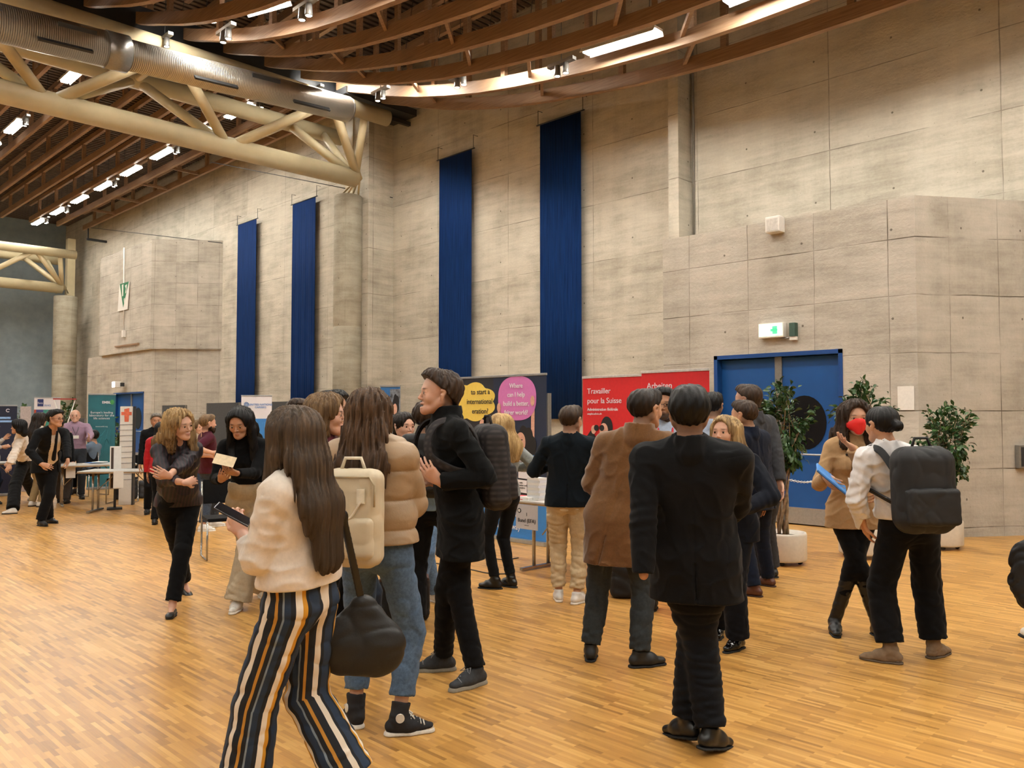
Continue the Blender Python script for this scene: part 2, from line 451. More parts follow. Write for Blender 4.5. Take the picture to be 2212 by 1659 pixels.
HS = 1.11      # head scale
class Person:
    """a standing, walking or seated figure; every point is in its own frame (x = its right, y = ahead, z = up)"""
    def __init__(p, label, px, t, top, face, feet=None, head=None, hdir=0, hpitch=0, htilt=0, chest=0, lean=None, female=False,
                 w=1.0, res=.008, seated=False, bend=0.0, hp_z=None):
        p.t = t; p.px = px; p.res = res; p.female = female; p.fade = 0 if female or 'bald' in label else .62
        p.root = at_depth(px, YH, t); p.root.z = 0
        p.yaw = yaw_of(px, face); p.R = Matrix.Rotation(p.yaw, 3, 'Z')
        h = HCAM + (YH - top) * t / FPX; p.h = h if not seated else 1.72
        p.e = empty('person', p.root, p.yaw, label, 'person')
        s = p.s = (p.h + bend) / 1.75
        if seated: s = p.s = 1.0
        X, Y, Z = V3(1, 0, 0), V3(0, 1, 0), V3(0, 0, 1)
        hz = .93 * s if not seated else .50
        p.pel = V3(0, 0, hz)
        # feet
        if feet is None: feet = [('l', -.11 * s, 0, -12), ('l', .11 * s, .02, 12)]
        p.ank = []; p.toe = []; p.pitch = []
        for f in feet:
            if f[0] == 'l': a = V3(f[1], f[2], 0)
            else: a = p.loc(onZ(f[1], f[2]))
            yw = f[3]; pit = f[4] if len(f) > 4 else 0; lift = f[5] if len(f) > 5 else 0
            dirn = rotz(Y, math.radians(-yw))
            p.toe.append(dirn); p.pitch.append(math.radians(pit)); a[2] = .085 * s + lift; p.ank.append(a)
        if not seated:
            p.pel[:2] = (p.ank[0][:2] + p.ank[1][:2]) / 2 * .85
        p.sd = [V3(-1, 0, 0), V3(1, 0, 0)]
        hw = .092 * s * (1.05 if female else 1)
        p.hip = [p.pel + V3(-hw, 0, -.03 * s), p.pel + V3(hw, 0, -.03 * s)]
        p.knee = []
        for i in (0, 1):
            l = (np.linalg.norm(p.hip[i] - p.ank[i]))
            tl = max(.425 * s, l * .502); ll = max(.42 * s, l * .502)
            k, _ = ik(p.hip[i], p.ank[i], tl, ll, nrm(Y * .9 + p.toe[i] * .5)); p.knee.append(k)
        # trunk
        p.ca = math.radians(chest); p.cr = rotz(X, -p.ca); p.cf = rotz(Y, -p.ca)
        zt = hz + .82 * s                # crown of the head when upright
        if head is not None:
            hl = p.loc(at_depth(head, YH, t)); off = V3(hl[0], hl[1], 0) - V3(p.pel[0], p.pel[1], 0)
        else: off = V3(0, 0, 0)
        if lean is not None and lean != 0: off = off + p.cf * lean
        def up(f, side=0, fw=0):
            g = V3(*(p.pel[:2] + off[:2] * f), p.pel[2] + f * .72 * s)
            return g + p.cr * side * s + p.cf * fw * s
        drop = min(.12, (np.linalg.norm(off) ** 2) / (1.5 * s)); p.off = off
        p.up = up
        sw = (.165 if female else .187) * w; p.w = w; p.sw = sw
        p.wai = up(.2, 0, .01); p.che = up(.5, 0, .0); p.uch = up(.66, 0, -.005); p.nec = up(.745, 0, -.02); p.sh = [up(.664, -sw, -.01), up(.664, sw, -.01)]
        # head
        ha = math.radians(hdir); pt = math.radians(hpitch); tl = math.radians(htilt)
        hy = rotz(Y, -ha); hx = rotz(X, -ha); hy2 = hy * math.cos(pt) + Z * math.sin(pt); hz2 = np.cross(hx, hy2)
        hx2 = hx * math.cos(tl) - hz2 * math.sin(tl); hz3 = np.cross(hx2, hy2)
        p.hx, p.hy, p.hz = hx2, hy2, hz3
        nb = up(.86, 0, .0); p.hc = nb + p.hz * .072 * s + p.hy * .02 * s
        p.nb = nb
        p.tk = max(.0, 0.0)
        p.arm = [None, None]
    def loc(p, wv):
        v = p.R.transposed() @ (Vector(wv) - p.root); return V3(v.x, v.y, v.z)
    def H(p, x, y, z): return p.hc + (p.hx * x + p.hy * y + p.hz * z) * p.s * HS
    def at(p, px, py, dt=0.0): return p.loc(at_depth(px, py, p.t + dt))
    def pose_arm(p, i, hand, hint=None, hd=None, pn=None, curl=.35, pt=False):
        s = p.s; sd = p.cr * (1 if i else -1)
        if hand is None: hand = p.sh[i] + sd * .06 * s + p.cf * .04 * s + V3(0, 0, -.54 * s)
        else:
            hand = np.asarray(hand, float)
        hint = sd * .5 - p.cf * .8 if hint is None else p.cr * hint[0] + p.cf * hint[1] + V3(0, 0, hint[2])
        e, wv = ik(p.sh[i], hand, .29 * s, .255 * s, nrm(hint))
        d = nrm(wv - e)
        if hd is not None: d = nrm(d * .2 + (p.cr * hd[0] + p.cf * hd[1] + V3(0, 0, hd[2])))
        pn = (-sd * .9 + p.cf * .15) if pn is None else p.cr * pn[0] + p.cf * pn[1] + V3(0, 0, pn[2])
        p.arm[i] = dict(e=e, w=wv, d=d, pn=np.asarray(pn, float), curl=curl, pt=pt)
    # ---- the parts of the trunk at offset o
    def trunk(p, F, o=0.0, lowz=None, hips=True, skirt=False, k=.05, sh=0.0, ch=0.0, wa=0.0):
        s, w = p.s, p.w; f = p.female; c = p.cr; y = p.cf; up = p.up
        fl = .80
        hr, wr, cr = (.116, .094, .102) if f else (.112, .104, .114)
        X = V3(1, 0, 0)
        if hips:
            F.cap(p.pel - X * .055 * s, p.pel + X * .055 * s, (hr * w + o) , None, k, .86, V3(0, 1, 0))
            if not skirt:
                for q in (-1, 1): F.ball(p.pel + X * q * .060 * s - V3(0, .045, .02) * s, .068 * s * w + o, k)
        F.cap(up(.2, -.045), up(.2, .045), (wr + wa) * w + o, None, k, fl, y)
        F.cap(up(.08), up(.3), .108 * w + o, .10 * w + o + wa, k, .85, y)
        F.cap(up(.45, -.052), up(.45, .052), (cr + ch) * w + o, None, k, fl, y)
        F.cap(up(.58, -.066), up(.58, .066), (cr + ch - .008) * w + o, None, k, fl, y)
        F.cap(p.sh[0] - (p.sh[0] - p.uch) * .12, p.sh[1] - (p.sh[1] - p.uch) * .12, .058 * s + o + sh, None, k)
        for i in (0, 1): F.cap(p.sh[i] * .55 + p.uch * .45 + V3(0, 0, .01), p.nb * .45 + p.nec * .55, .04 * s + o, .04 * s + o * .6, k)
        if f:
            for q in (-1, 1): F.ball(up(.49, q * .068, .072), .062 * s + o * .8, .03)
    def armprims(p, F, i, rs, cut=1.0, k=.014):
        """rs = radii at shoulder, elbow, wrist; cut = how far down the forearm the sleeve reaches"""
        a = p.arm[i]; e, wv = a['e'], a['w']
        if cut <= 0:                       # short sleeve
            m = p.sh[i] + (e - p.sh[i]) * (1 + cut); F.cap(p.sh[i], m, rs[0], rs[1], k, cb=True); return
        F.cap(p.sh[i], e, rs[0], rs[1], k)
        en = e + (wv - e) * cut; F.cap(e, en, rs[1], rs[2], k, cb=True)
    def face_on(p, F):
        H, s = p.H, p.s * HS; f = p.female
        hx, hy, hz = p.hx, p.hy, p.hz
        F.cap(p.nec - V3(0, 0, .03) * s, p.H(0, -.02, -.045), (.045 if f else .055) * s, (.044 if f else .052) * s, .03)
        F.cap(H(0, -.028, .034), H(0, .013, .036), .0765 * s, .0745 * s, .02, .97, hx)
        F.cap(H(0, .028, .0), H(0, .05, -.066), .060 * s, .036 * s, .03)
        j = .038 if f else .044
        for q in (-1, 1):
            F.cap(H(q * (j + .008), .0, -.036), H(q * .018, .062, -.083), .023 * s, .017 * s, .025)
            F.ball(H(q * .036, .058, -.022), .026 * s, .025)
        F.cap(H(-.03, .074, .022), H(.03, .074, .022), .0145 * s, None, .018)
        F.ball(H(0, .0745, -.088), (.0165 if f else .019) * s, .02)
        F.cap(H(0, .0855, .010), H(0, .1035, -.024), .006 * s, .0085 * s, .010)
        for q in (-1, 1):
            F.ball(H(q * .0095, .0935, -.029), .0068 * s, .007)
            F.ball(H(q * .031, .103, .003), .0145 * s, .014, sub=True)
            F.ball(H(q * .031, .0750, .003), .0135 * s, .004)
            F.cap(H(q * .031 - .012, .0825, .0082), H(q * .031 + .012, .0825, .0082), .0050 * s, None, .003); F.cap(H(q * .031 - .011, .083, -.0042), H(q * .031 + .011, .083, -.0042), .0038 * s, None, .003)
            F.cap(H(q * .0795, -.004, .014), H(q * .076, .002, -.022), .021 * s, .012 * s, .006, .35, nrm(hx * 1.0 - hy * .45 * q)); F.ball(H(q * .090, .004, .006), .0095 * s, .005, sub=True)
        F.cap(H(-.017, .0855, -.0515), H(.017, .0855, -.0515), .0048 * s, None, .006).cap(H(-.008, .0905, -.0508), H(.008, .0905, -.0508), .0058 * s, None, .009)
        mo = getattr(p, 'mouth', 0) * 1.2
        F.cap(H(-.014, .0855, -.0615 - mo), H(.014, .0855, -.0615 - mo), .0058 * s, None, .006).cap(H(-.007, .0885, -.0625 - mo), H(.007, .0885, -.0625 - mo), .0060 * s, None, .009)
        if getattr(p, 'mouth', 0):
            F.cap(H(-.013, .098, -.0575 - mo * .5), H(.013, .098, -.0575 - mo * .5), p.mouth, None, .003, sub=True)
    def body(p, skin, brow='#2a1c14', hands=(1, 1), legs='full', stubble=0, bare=0.0, beard=False):
        s, F = p.s, Field(); vx = p.res
        for i in (0, 1):
            if p.arm[i] is None: p.pose_arm(i, None)
        p.trunk(F, -.006)
        for i in (0, 1):
            a = p.arm[i]; th = 1.0 if not p.female else .88
            F.cap(p.sh[i], a['e'], .046 * s * th, .038 * s * th, .03); F.cap(a['e'], a['e'] + (a['w'] - a['e']) * .35, .038 * s * th, .040 * s * th, .02)
            F.cap(a['e'] + (a['w'] - a['e']) * .3, a['w'], .040 * s * th, .0265 * s * th, .02, .85, a['pn'])
            sd = 1 if i else -1
            if hands[i]: hand_prims(F, a['w'], a['d'], a['pn'], sd, a['curl'], s * (1.0 if not p.female else .92), vx, pt=a['pt'])
            F.cap(p.hip[i], p.knee[i], .072 * s, .043 * s, .02); m = p.knee[i] + (p.ank[i] - p.knee[i]) * .3
            F.cap(p.knee[i], m, .042 * s, .043 * s, .02); F.cap(m, p.ank[i], .043 * s, .033 * s, .02)
            dq = p.toe[i] * math.cos(p.pitch[i]) - V3(0, 0, 1) * math.sin(p.pitch[i])
            F.cap(p.ank[i] - V3(0, 0, .02) * s, p.ank[i] + dq * .10 * s - V3(0, 0, .05 * s), .027 * s, .018 * s, .02)
        p.face_on(F)
        P, Q = F.mesh(max(vx, .006), (p.hc[2] - .14 * s, min(vx, .008) * (.62 if vx < .0065 else .8)))
        L = (P - p.hc) / (s * HS); lx = L @ p.hx; ly = L @ p.hy; lz = L @ p.hz
        near = (np.abs(lx) < .12) & (np.abs(ly) < .15) & (np.abs(lz) < .14)
        def blob(cx_, cz_, rx, rz, soft=.5): return np.clip((1 - np.sqrt(((lx - cx_) / rx) ** 2 + ((lz - cz_) / rz) ** 2)) / soft, 0, 1)
        lip = blob(0, -.0565, .026, .0125) * (ly > .07) * near * (.6 if p.female else .35)
        br = np.maximum(blob(-.031, .0245 , .022, .0055), blob(.031, .0245, .022, .0055)) * (ly > .05) * near * .8
        lash = np.maximum(blob(-.031, .0085, .0165, .004), blob(.031, .0085, .0165, .004)) * (ly > .05) * near * .55
        if getattr(p, 'mouth', 0): br = np.maximum(br, blob(0, -.0575 - p.mouth * .6, .020, p.mouth / s * 1.0, .3) * (ly > .06) * (ly < .0925) * near)
        br = np.maximum(br, lash)
        if getattr(p, 'fade', 0): br = np.maximum(br, p.fade * near * np.clip((.004 - ly) / .02, 0, 1) * (np.abs(lx) < .078) * np.clip((lz + .075 - np.clip(ly, -.02, .05) * 1.3) / .03, 0, 1))
        if stubble: br = np.maximum(br, np.clip((-.035 - lz) / .03, 0, 1) * (ly > -.01) * near * stubble * (lz > -.14))
        sk = skinmat(skin[0], skin[1], skin[2], brow)
        o = npmesh('body', P, Q, sk, p.e, dict(lip=lip, brow=br))
        # eyes
        if vx <= .0125:
            for q in (-1, 1):
                c_ = p.H(q * .031, .0768, .003); r = .0128 * s * HS
                E = MB(); bmesh.ops.create_uvsphere(E.bm, u_segments=14, v_segments=10, radius=r, matrix=Matrix.Translation(Vector(c_)))
                for fc in E.bm.faces: fc.smooth = True
                ey = E.build('eye', simple('eye_white', '#a39a92', .25, var=.02), o)
                I = MB(); g = nrm(p.hy + p.hx * getattr(p, 'gaze', 0) + p.hz * getattr(p, 'gz', -.05)); ce = c_ + g * r * .93
                I.tube([Vector(ce), Vector(ce + g * .0012)], .0072 * s, 12); I.build('iris', simple('iris_dark', '#1c120c', .2, var=.1), ey)
        p.b = o; return o
    def add(p, name, F, mat, vox=None, attrs=None, label=None, zf=None):
        P, Q = F.mesh(vox or max(p.res * 1.15, .007), zf)
        if len(P) == 0: return None
        o = npmesh(name, P, Q, mat, p.e, attrs(P) if attrs else None)
        if label: o['label'] = label
        return o
    # ---- clothing
    def top(p, name, mat, o=.012, hem=None, sl=(.060, .050, .040), cut=1.0, flare=0.0, fold=.004, collar=None, open_=None, sh=.0, ch=0.0, wa=0.0, neck=.075, seed=1, puff=0, lower=None, vneck=0, opened=None, tuck=0, zs=1.0, vox=None, seam=False):
        """upper garment down to z = hem (of a 1.75 m body)"""
        s, F = p.s, Field(); hem = .86 if hem is None else hem
        p.trunk(F, o, sh=sh, ch=ch, wa=wa + (.012 if hem < .9 and not p.female else 0), skirt=hem < .9)
        X = V3(1, 0, 0); zh = hem * s
        if hem < .9:
            r1 = .113 * p.w + o + flare * .3; r2 = .115 * p.w + o + flare; BK = V3(0, -.018, 0)
            mid = V3(0, 0, 0) if p.hip is None else (p.knee[0] + p.knee[1] - p.hip[0] - p.hip[1]) / 2
            f = (p.pel[2] - zh + .06) / max(.2, -mid[2]); lo = p.pel + mid * f * .5; lo[2] = zh - .06
            F.cap(p.pel + BK - X * .05 * s, lo + BK - X * .06 * s, r1, r2, .05, .88, V3(0, 1, 0)); F.cap(p.pel + BK + X * .05 * s, lo + BK + X * .06 * s, r1, r2, .05, .88, V3(0, 1, 0))
        if tuck:                             # blouse that bags over the waistband
            F.cap(p.up(.16, -.05), p.up(.16, .05), (.105 + tuck) * p.w + o, None, .05, .85, p.cf)
        if sl:
            for i in (0, 1): p.armprims(F, i, [r * s for r in sl], cut)
        if collar: F.cap(p.nec - V3(0, 0, .02) * s, p.nec + (p.nb - p.nec) * 0.2 + V3(0, -.004, collar[1] * s), collar[0] * s * 1.22, collar[0] * s * 1.02, .004, cb=True)
        if puff:
            def pf(x, y, z):
                return puff * (np.abs(np.sin(z * PI / .15 + .2 * np.sin(x * 9))) ** .5 * -1 + .6)
            F.fn(pf)
        if fold:
            F.fn(folds(-fold, 1.0, zs, seed)); ar = [a for a in p.arm if a] if sl else []; shs = p.sh
            def cr(x, y, z):
                v = 0 * x
                for a, s0 in zip(ar, shs):
                    d = np.sqrt((x - a['e'][0]) ** 2 + (y - a['e'][1]) ** 2 + (z - a['e'][2]) ** 2); u = a['w'] - a['e']; u = u / np.linalg.norm(u); t = x * u[0] + y * u[1] + z * u[2]
                    v = v + np.exp(-(d / .10) ** 2) * np.sin(t * 130 + x * 25 - y * 20)
                    m = s0 * .75 + a['e'] * .25 - np.array([0, 0, .04]); d = np.sqrt((x - m[0]) ** 2 + (y - m[1]) ** 2 + (z - m[2]) ** 2); v = v + .8 * np.exp(-(d / .09) ** 2) * np.sin(z * 90 + x * 60)
                return fold * .9 * v
            F.fn(cr)
        if hem < .9 and not p.female or seam:
            c0, c1, cz = p.pel, p.nec, p.cr; cfw = p.cf
            def groove(x, y, z):
                f = np.clip((z - c0[2]) / (c1[2] - c0[2]), -1, 1); lx = (x - c0[0] - f * (c1[0] - c0[0])) * cz[0] + (y - c0[1] - f * (c1[1] - c0[1])) * cz[1]
                bk = (x - c0[0]) * cfw[0] + (y - c0[1]) * cfw[1] < .0
                return (.0035 + .012 * (z < zh + .2 * s)) * np.exp(-(lx / .006) ** 2) * bk
            F.fn(groove)
        F.plane(V3(0, 0, zh), V3(0, 0, -1), (V3(-3, -3, -1), V3(3, 3, zh + .3 * s)) if zh > .3 else None) if 0 else None
        # hem: cut only the trunk, not sleeves that hang below it
        ops = F.ops
        if open_:                            # front opening: (half width at neck, at hem, top z, bottom z)
            a, b, z1, z0 = open_
            A = p.up((z1 * s - p.pel[2]) / (.72 * s), 0, .125); B = p.up((z0 * s - p.pel[2]) / (.72 * s), 0, .165)
            F.cap(A, B, a * s, b * s, .006, sub=True)
        F2 = p.neckhole(F, neck, vneck)
        q = p.hemcut(F, zh)
        ob = p.add(name, F, mat, vox)
        return ob
    def neckhole(p, F, r, v):
        s = p.s
        F.cap(p.nec + V3(0, 0, .035) * s - p.cf * .005, p.nec + V3(0, 0, .2) * s, r * s * .8, r * s, .006, sub=True)
        if v: F.cap(p.up(.72, 0, .10), p.up(.72 - v, 0, .17), .045 * s, .012 * s, .004, sub=True)
    def hemcut(p, F, zh):
        s = p.s; arms = [a for a in p.arm if a]
        pts = [a['w'] for a in arms] + [a['e'] for a in arms]
        def cut(x, y, z): return np.zeros_like(x)
        # the trunk below the hem is removed inside the column around the pelvis only
        c = p.pel; X = V3(1, 0, 0)
        F.ops.insert(len(F.ops), ('p', V3(0, 0, zh), V3(0, 0, -1), (V3(c[0] - .32, c[1] - .4, -1), V3(c[0] + .32, c[1] + .4, zh + .02))))
    def trousers(p, mat, o=.010, r=(.098, .072, .062), hem=.09, top=1.02, fold=.003, name='trousers', attrs=None, zs=1.6, seed=3, vox=None, kick=0):
        s, F = p.s, Field(); X = V3(1, 0, 0); w = p.w
        F.cap(p.pel - X * .052 * s, p.pel + X * .052 * s, .113 * w + o, None, .04, .84, V3(0, 1, 0))
        for q in (-1, 1): F.ball(p.pel + X * q * .060 * s - V3(0, .045, .02) * s, .069 * s * w + o, .04)
        F.cap(p.up(.02, -.045), p.up(.16, -.04), .112 * w + o, .1 * w + o, .03, .85, p.cf).cap(p.up(.02, .045), p.up(.16, .04), .112 * w + o, .1 * w + o, .03, .85, p.cf)
        F.cap(p.up(.15, -.05), p.up(.15, .05), (.110 if top > 1.04 else .1) * w + o, None, .03, .88, p.cf)
        for i in (0, 1):
            h, k, a = p.hip[i], p.knee[i], p.ank[i]
            d = nrm(a - k); L = np.linalg.norm(a - k); e = k + d * (L * (1 - (hem * s - .085 * s) / L / max(.3, -d[2])))
            F.cap(h, k, r[0] * s, r[1] * s, .03); F.cap(k, e, r[1] * s, r[2] * s + kick, .02, cb=True)
        if fold:
            F.fn(folds(fold, .9, zs, seed))
            kn = p.knee; an = p.ank
            def cr(x, y, z):
                v = 0
                for k, a in zip(kn, an):
                    dk = np.sqrt((x - k[0]) ** 2 + (y - k[1]) ** 2 + (z - k[2]) ** 2)
                    da = np.sqrt((x - a[0]) ** 2 + (y - a[1]) ** 2 + (z - a[2] - .06) ** 2)
                    v = v + np.exp(-(dk / .12) ** 2) * np.sin(z * 110 + x * 30 + y * 40) * .7 + np.exp(-(da / .12) ** 2) * np.sin(z * 130 - x * 50 + y * 30)
                return fold * .6 * v
            F.fn(cr)
        F.plane(p.up((top * s - p.pel[2]) / (.72 * s)), V3(0, 0, 1))
        return p.add(name, F, mat, vox, attrs)
    def shoes(p, kind, mat, sole='#15110f', shaft=0.0, lace=None, solemat=None):
        s = p.s
        for i in (0, 1):
            a = p.ank[i]; d = p.toe[i]; pt = p.pitch[i]; Z = V3(0, 0, 1)
            dd = d * math.cos(pt) - Z * math.sin(pt); uu = np.cross(np.cross(dd, Z), dd); uu = nrm(uu); sdv = np.cross(dd, uu)
            def q(y, z, x=0): return a + dd * y * s + uu * (z - .085) * s + sdv * x * s
            F = Field(); hl = {'heel': .02, 'flat': 0}.get(kind, 0)
            F.cap(q(-.038, .042), q(.06, .042), .036 * s, .041 * s, .02).cap(q(.06, .04), q(.148, .03), .041 * s, .030 * s, .03, .72, uu)
            if kind == 'pointed': F.cap(q(.12, .028), q(.185, .022), .03 * s, .016 * s, .02, .7, uu)
            if kind == 'flat':
                F.ops = []; F.cap(q(-.04, .025), q(.14, .022), .033 * s, .032 * s, .02, .75, uu).cap(q(.12, .02), q(.165, .018), .03 * s, .02 * s, .02, .6, uu)
                F.cap(q(-.02, .075), q(.065, .062), .029 * s, .030 * s, .006, sub=True)
            else:
                F.cap(q(-.012, .055), q(-.008, .10), .037 * s, .04 * s, .02, cb=True)
                F.cap(q(.0, .085), q(.08, .052), .034 * s, .03 * s, .02)
            if shaft:
                k = p.knee[i]; v = nrm(k - a); F.cap(a, a + v * shaft * s, .043 * s, .058 * s if shaft > .2 else .05 * s, .02, cb=True)
                F.fn(folds(.003, 1, 2, i))
            F.plane(q(0, .012), -uu)
            o = p.add('shoe', F, mat, min(p.res, .007))
            if o is None: continue
            S = Field(); th = {'sneaker': .022, 'hiker': .026}.get(kind, .013)
            S.cap(q(-.042, .001), q(.06, .001), .037 * s, .043 * s, .01).cap(q(.06, .001), q(.152, .001), .043 * s, .033 * s, .02)
            if kind == 'pointed': S.cap(q(.13, .001), q(.188, .001), .03 * s, .016 * s, .02)
            S.plane(q(0, th), uu).plane(q(0, .0), -uu)
            if kind == 'heel': pass
            P, Q = S.mesh(min(p.res, .006))
            if len(P): npmesh('sole', P, Q, solemat or simple('sole_' + sole.strip('#'), sole, .7), o)
            if kind in ('heel', 'pointed'):
                M = MB(); hh = .03
                M.tube([Vector(q(-.04, .001 - .0)), Vector(q(-.036, .03))], [.026 * s, .031 * s], 12); M.build('heel', simple('sole_' + sole.strip('#'), sole, .7), o)
            if lace and p.res <= .0085:
                M = MB()
                for j in range(5):
                    y = .052 + j * .017; z = .094 - j * .0085
                    M.tube([Vector(q(y, z - .014, -.028)), Vector(q(y + .003, z + .004, 0)), Vector(q(y + .006, z - .014, .028))], .0034, 6)
                for sx_ in (-1, 1):
                    M.tube([Vector(q(.055, .100, 0)), Vector(q(.05, .110, .02 * sx_)), Vector(q(.075, .085, .042 * sx_)), Vector(q(.07, .092, .02 * sx_)), Vector(q(.056, .100, 0))], .0025, 6)
                M.build('laces', lace, o)
    def hair(p, mat, kind='short', vol=.012, L=.0, part=0, line=0.0, vox=None, back=None, wav=.003, side=.0, name='hair', front=False, sep=0):
        """kind short / fade / long / bun / bob / mop; L = length of the lengths below the ear"""
        s, F, H = p.s * HS, Field(), p.H; v = vol
        F.cap(H(0, -.032, .036), H(0, .018, .04), (.078 + v) * s, (.076 + v) * s, .02, .97, p.hx)
        if kind in ('short', 'fade', 'mop'):
            F.cap(H(-.03, .05, .085), H(.035, .045, .088), (.022 + v * (1.3 if kind != 'fade' else 1)) * s, None, .03)
            if kind == 'mop':
                for q in (-1, 1): F.cap(H(q * .06, .02, .06), H(q * .078, -.02, -.025), .024 * s, .02 * s, .02)
                F.cap(H(0, -.06, .0), H(0, -.075, -.075), .06 * s, .04 * s, .03, .7, p.hy)
            def fz(x, y, z):
                Pp = np.stack([x, y, z], -1) - p.hc; lx = Pp @ p.hx; ly = Pp @ p.hy; lz = Pp @ p.hz
                a = np.arctan2(lx, -ly + .02); am = wav * 1.1
                return am * (np.sin(a * 34 + lz * 40) * .6 + np.sin(a * 19 - lz * 70 + 1) + np.sin(lx * 150 + ly * 90)) * .5
            F.fn(fz)
            zt, sl = .066 + line, .80 + (0.12 if kind == 'fade' else 0)
            F.plane(H(0, .07, zt), p.hy * sl * 1.0 - p.hz if 0 else nrm(-(p.hz) + p.hy * sl))
            if kind == 'mop': F.cap(H(0, .12, -.02), H(0, .08, -.04), .062 * s, .05 * s, .02, sub=True)
            for q in (-1, 1): F.cap(H(q * .09, .0, -.0), H(q * .09, .02, -.05), .026 * s, .03 * s, .008, sub=True)
        else:
            lo = back if back is not None else 0.0
            yb = p.up(.6, 0, -.155 - (.0 if p.female else .02)); c = p.cf
            if kind in ('long', 'bob'):
                n0 = H(0, -.055, .03); n1 = p.H(0, -.085, -.09)
                end = p.up(.60, side, -.135); end2 = end.copy(); end2[2] = min(n1[2] - .05, n1[2] - L * s)
                end2 = end2 + c * (-.015)
                wd = .075
                F.cap(H(-.03, -.04, .02), n1 - p.hx * .03 * s, .068 * s, .062 * s, .04, .8, p.hy).cap(H(.03, -.04, .02), n1 + p.hx * .03 * s, .068 * s, .062 * s, .04, .8, p.hy)
                if kind == 'long':
                    for q in (-1, 1):
                        m = n1 + (end2 - n1) * .45 + p.cr * q * .055 * s - c * .02; e = end2 + p.cr * q * .045 * s
                        F.cap(n1 + p.hx * q * .035 * s, m, .062 * s, .06 * s, .04, .62, c).cap(m, e, .06 * s, .04 * s, .04, .5, c)
                for q in (-1, 1):
                    F.cap(H(q * .068, .005, .04), H(q * .078, -.012, -.06), .026 * s, .028 * s, .03)
                    if front or kind == 'bob':
                        ef = p.up(.62, q * .095, .09 if front else 0); ef[2] = H(0, 0, -.1)[2] - (L * s * .75 if front else .02)
                        F.cap(H(q * .078, -.008, -.06), ef, .030 * s, .03 * s, .03)
                        if front: F.cap(H(q * .072, .02, .03), ef + V3(0, 0, .08), .022 * s, .024 * s, .03)
            if kind == 'bun': F.ball(H(0, -.125, .0 + lo), .034 * s, .02)
            if kind == 'tail': F.cap(H(0, -.1, -.02), H(0, -.13, -.12 - L), .03 * s, .018 * s, .02)
            cpts = p.hc
            def fz(x, y, z):
                dx, dy = x - cpts[0], y - cpts[1]; a = np.arctan2(dx, dy)
                wv = np.sin(z * (24 if wav > .004 else 9) + a * 3) * (.9 if wav > .004 else .25)
                return wav * (np.sin(a * 23 + wv) + .7 * np.sin(a * 41 - wv * 1.4 + 1) + .5 * np.sin(dx * 260 + wv * 2))
            F.fn(fz)
            # face opening
            F.cap(H(0, .15, .03), H(0, .12, -.16), .078 * s, .085 * s, .02, 1.0, None, sub=True)
            if kind == 'bun' or kind == 'tail': F.plane(H(0, .07, .066 + line), nrm(-p.hz + p.hy * .62), None) if 0 else F.cap(H(.0, .07, -.06), H(0, -.05, -.13), .075 * s, .06 * s, .02, sub=True)
            else: F.cap(H(0, .09, .022), H(0, .075, -.08), .056 * s, .06 * s, .015, sub=True)
        return p.add(name, F, mat, vox or max(min(p.res, .007) * .85, .0045))
    def world(p, v): return p.root + p.R @ Vector(v)
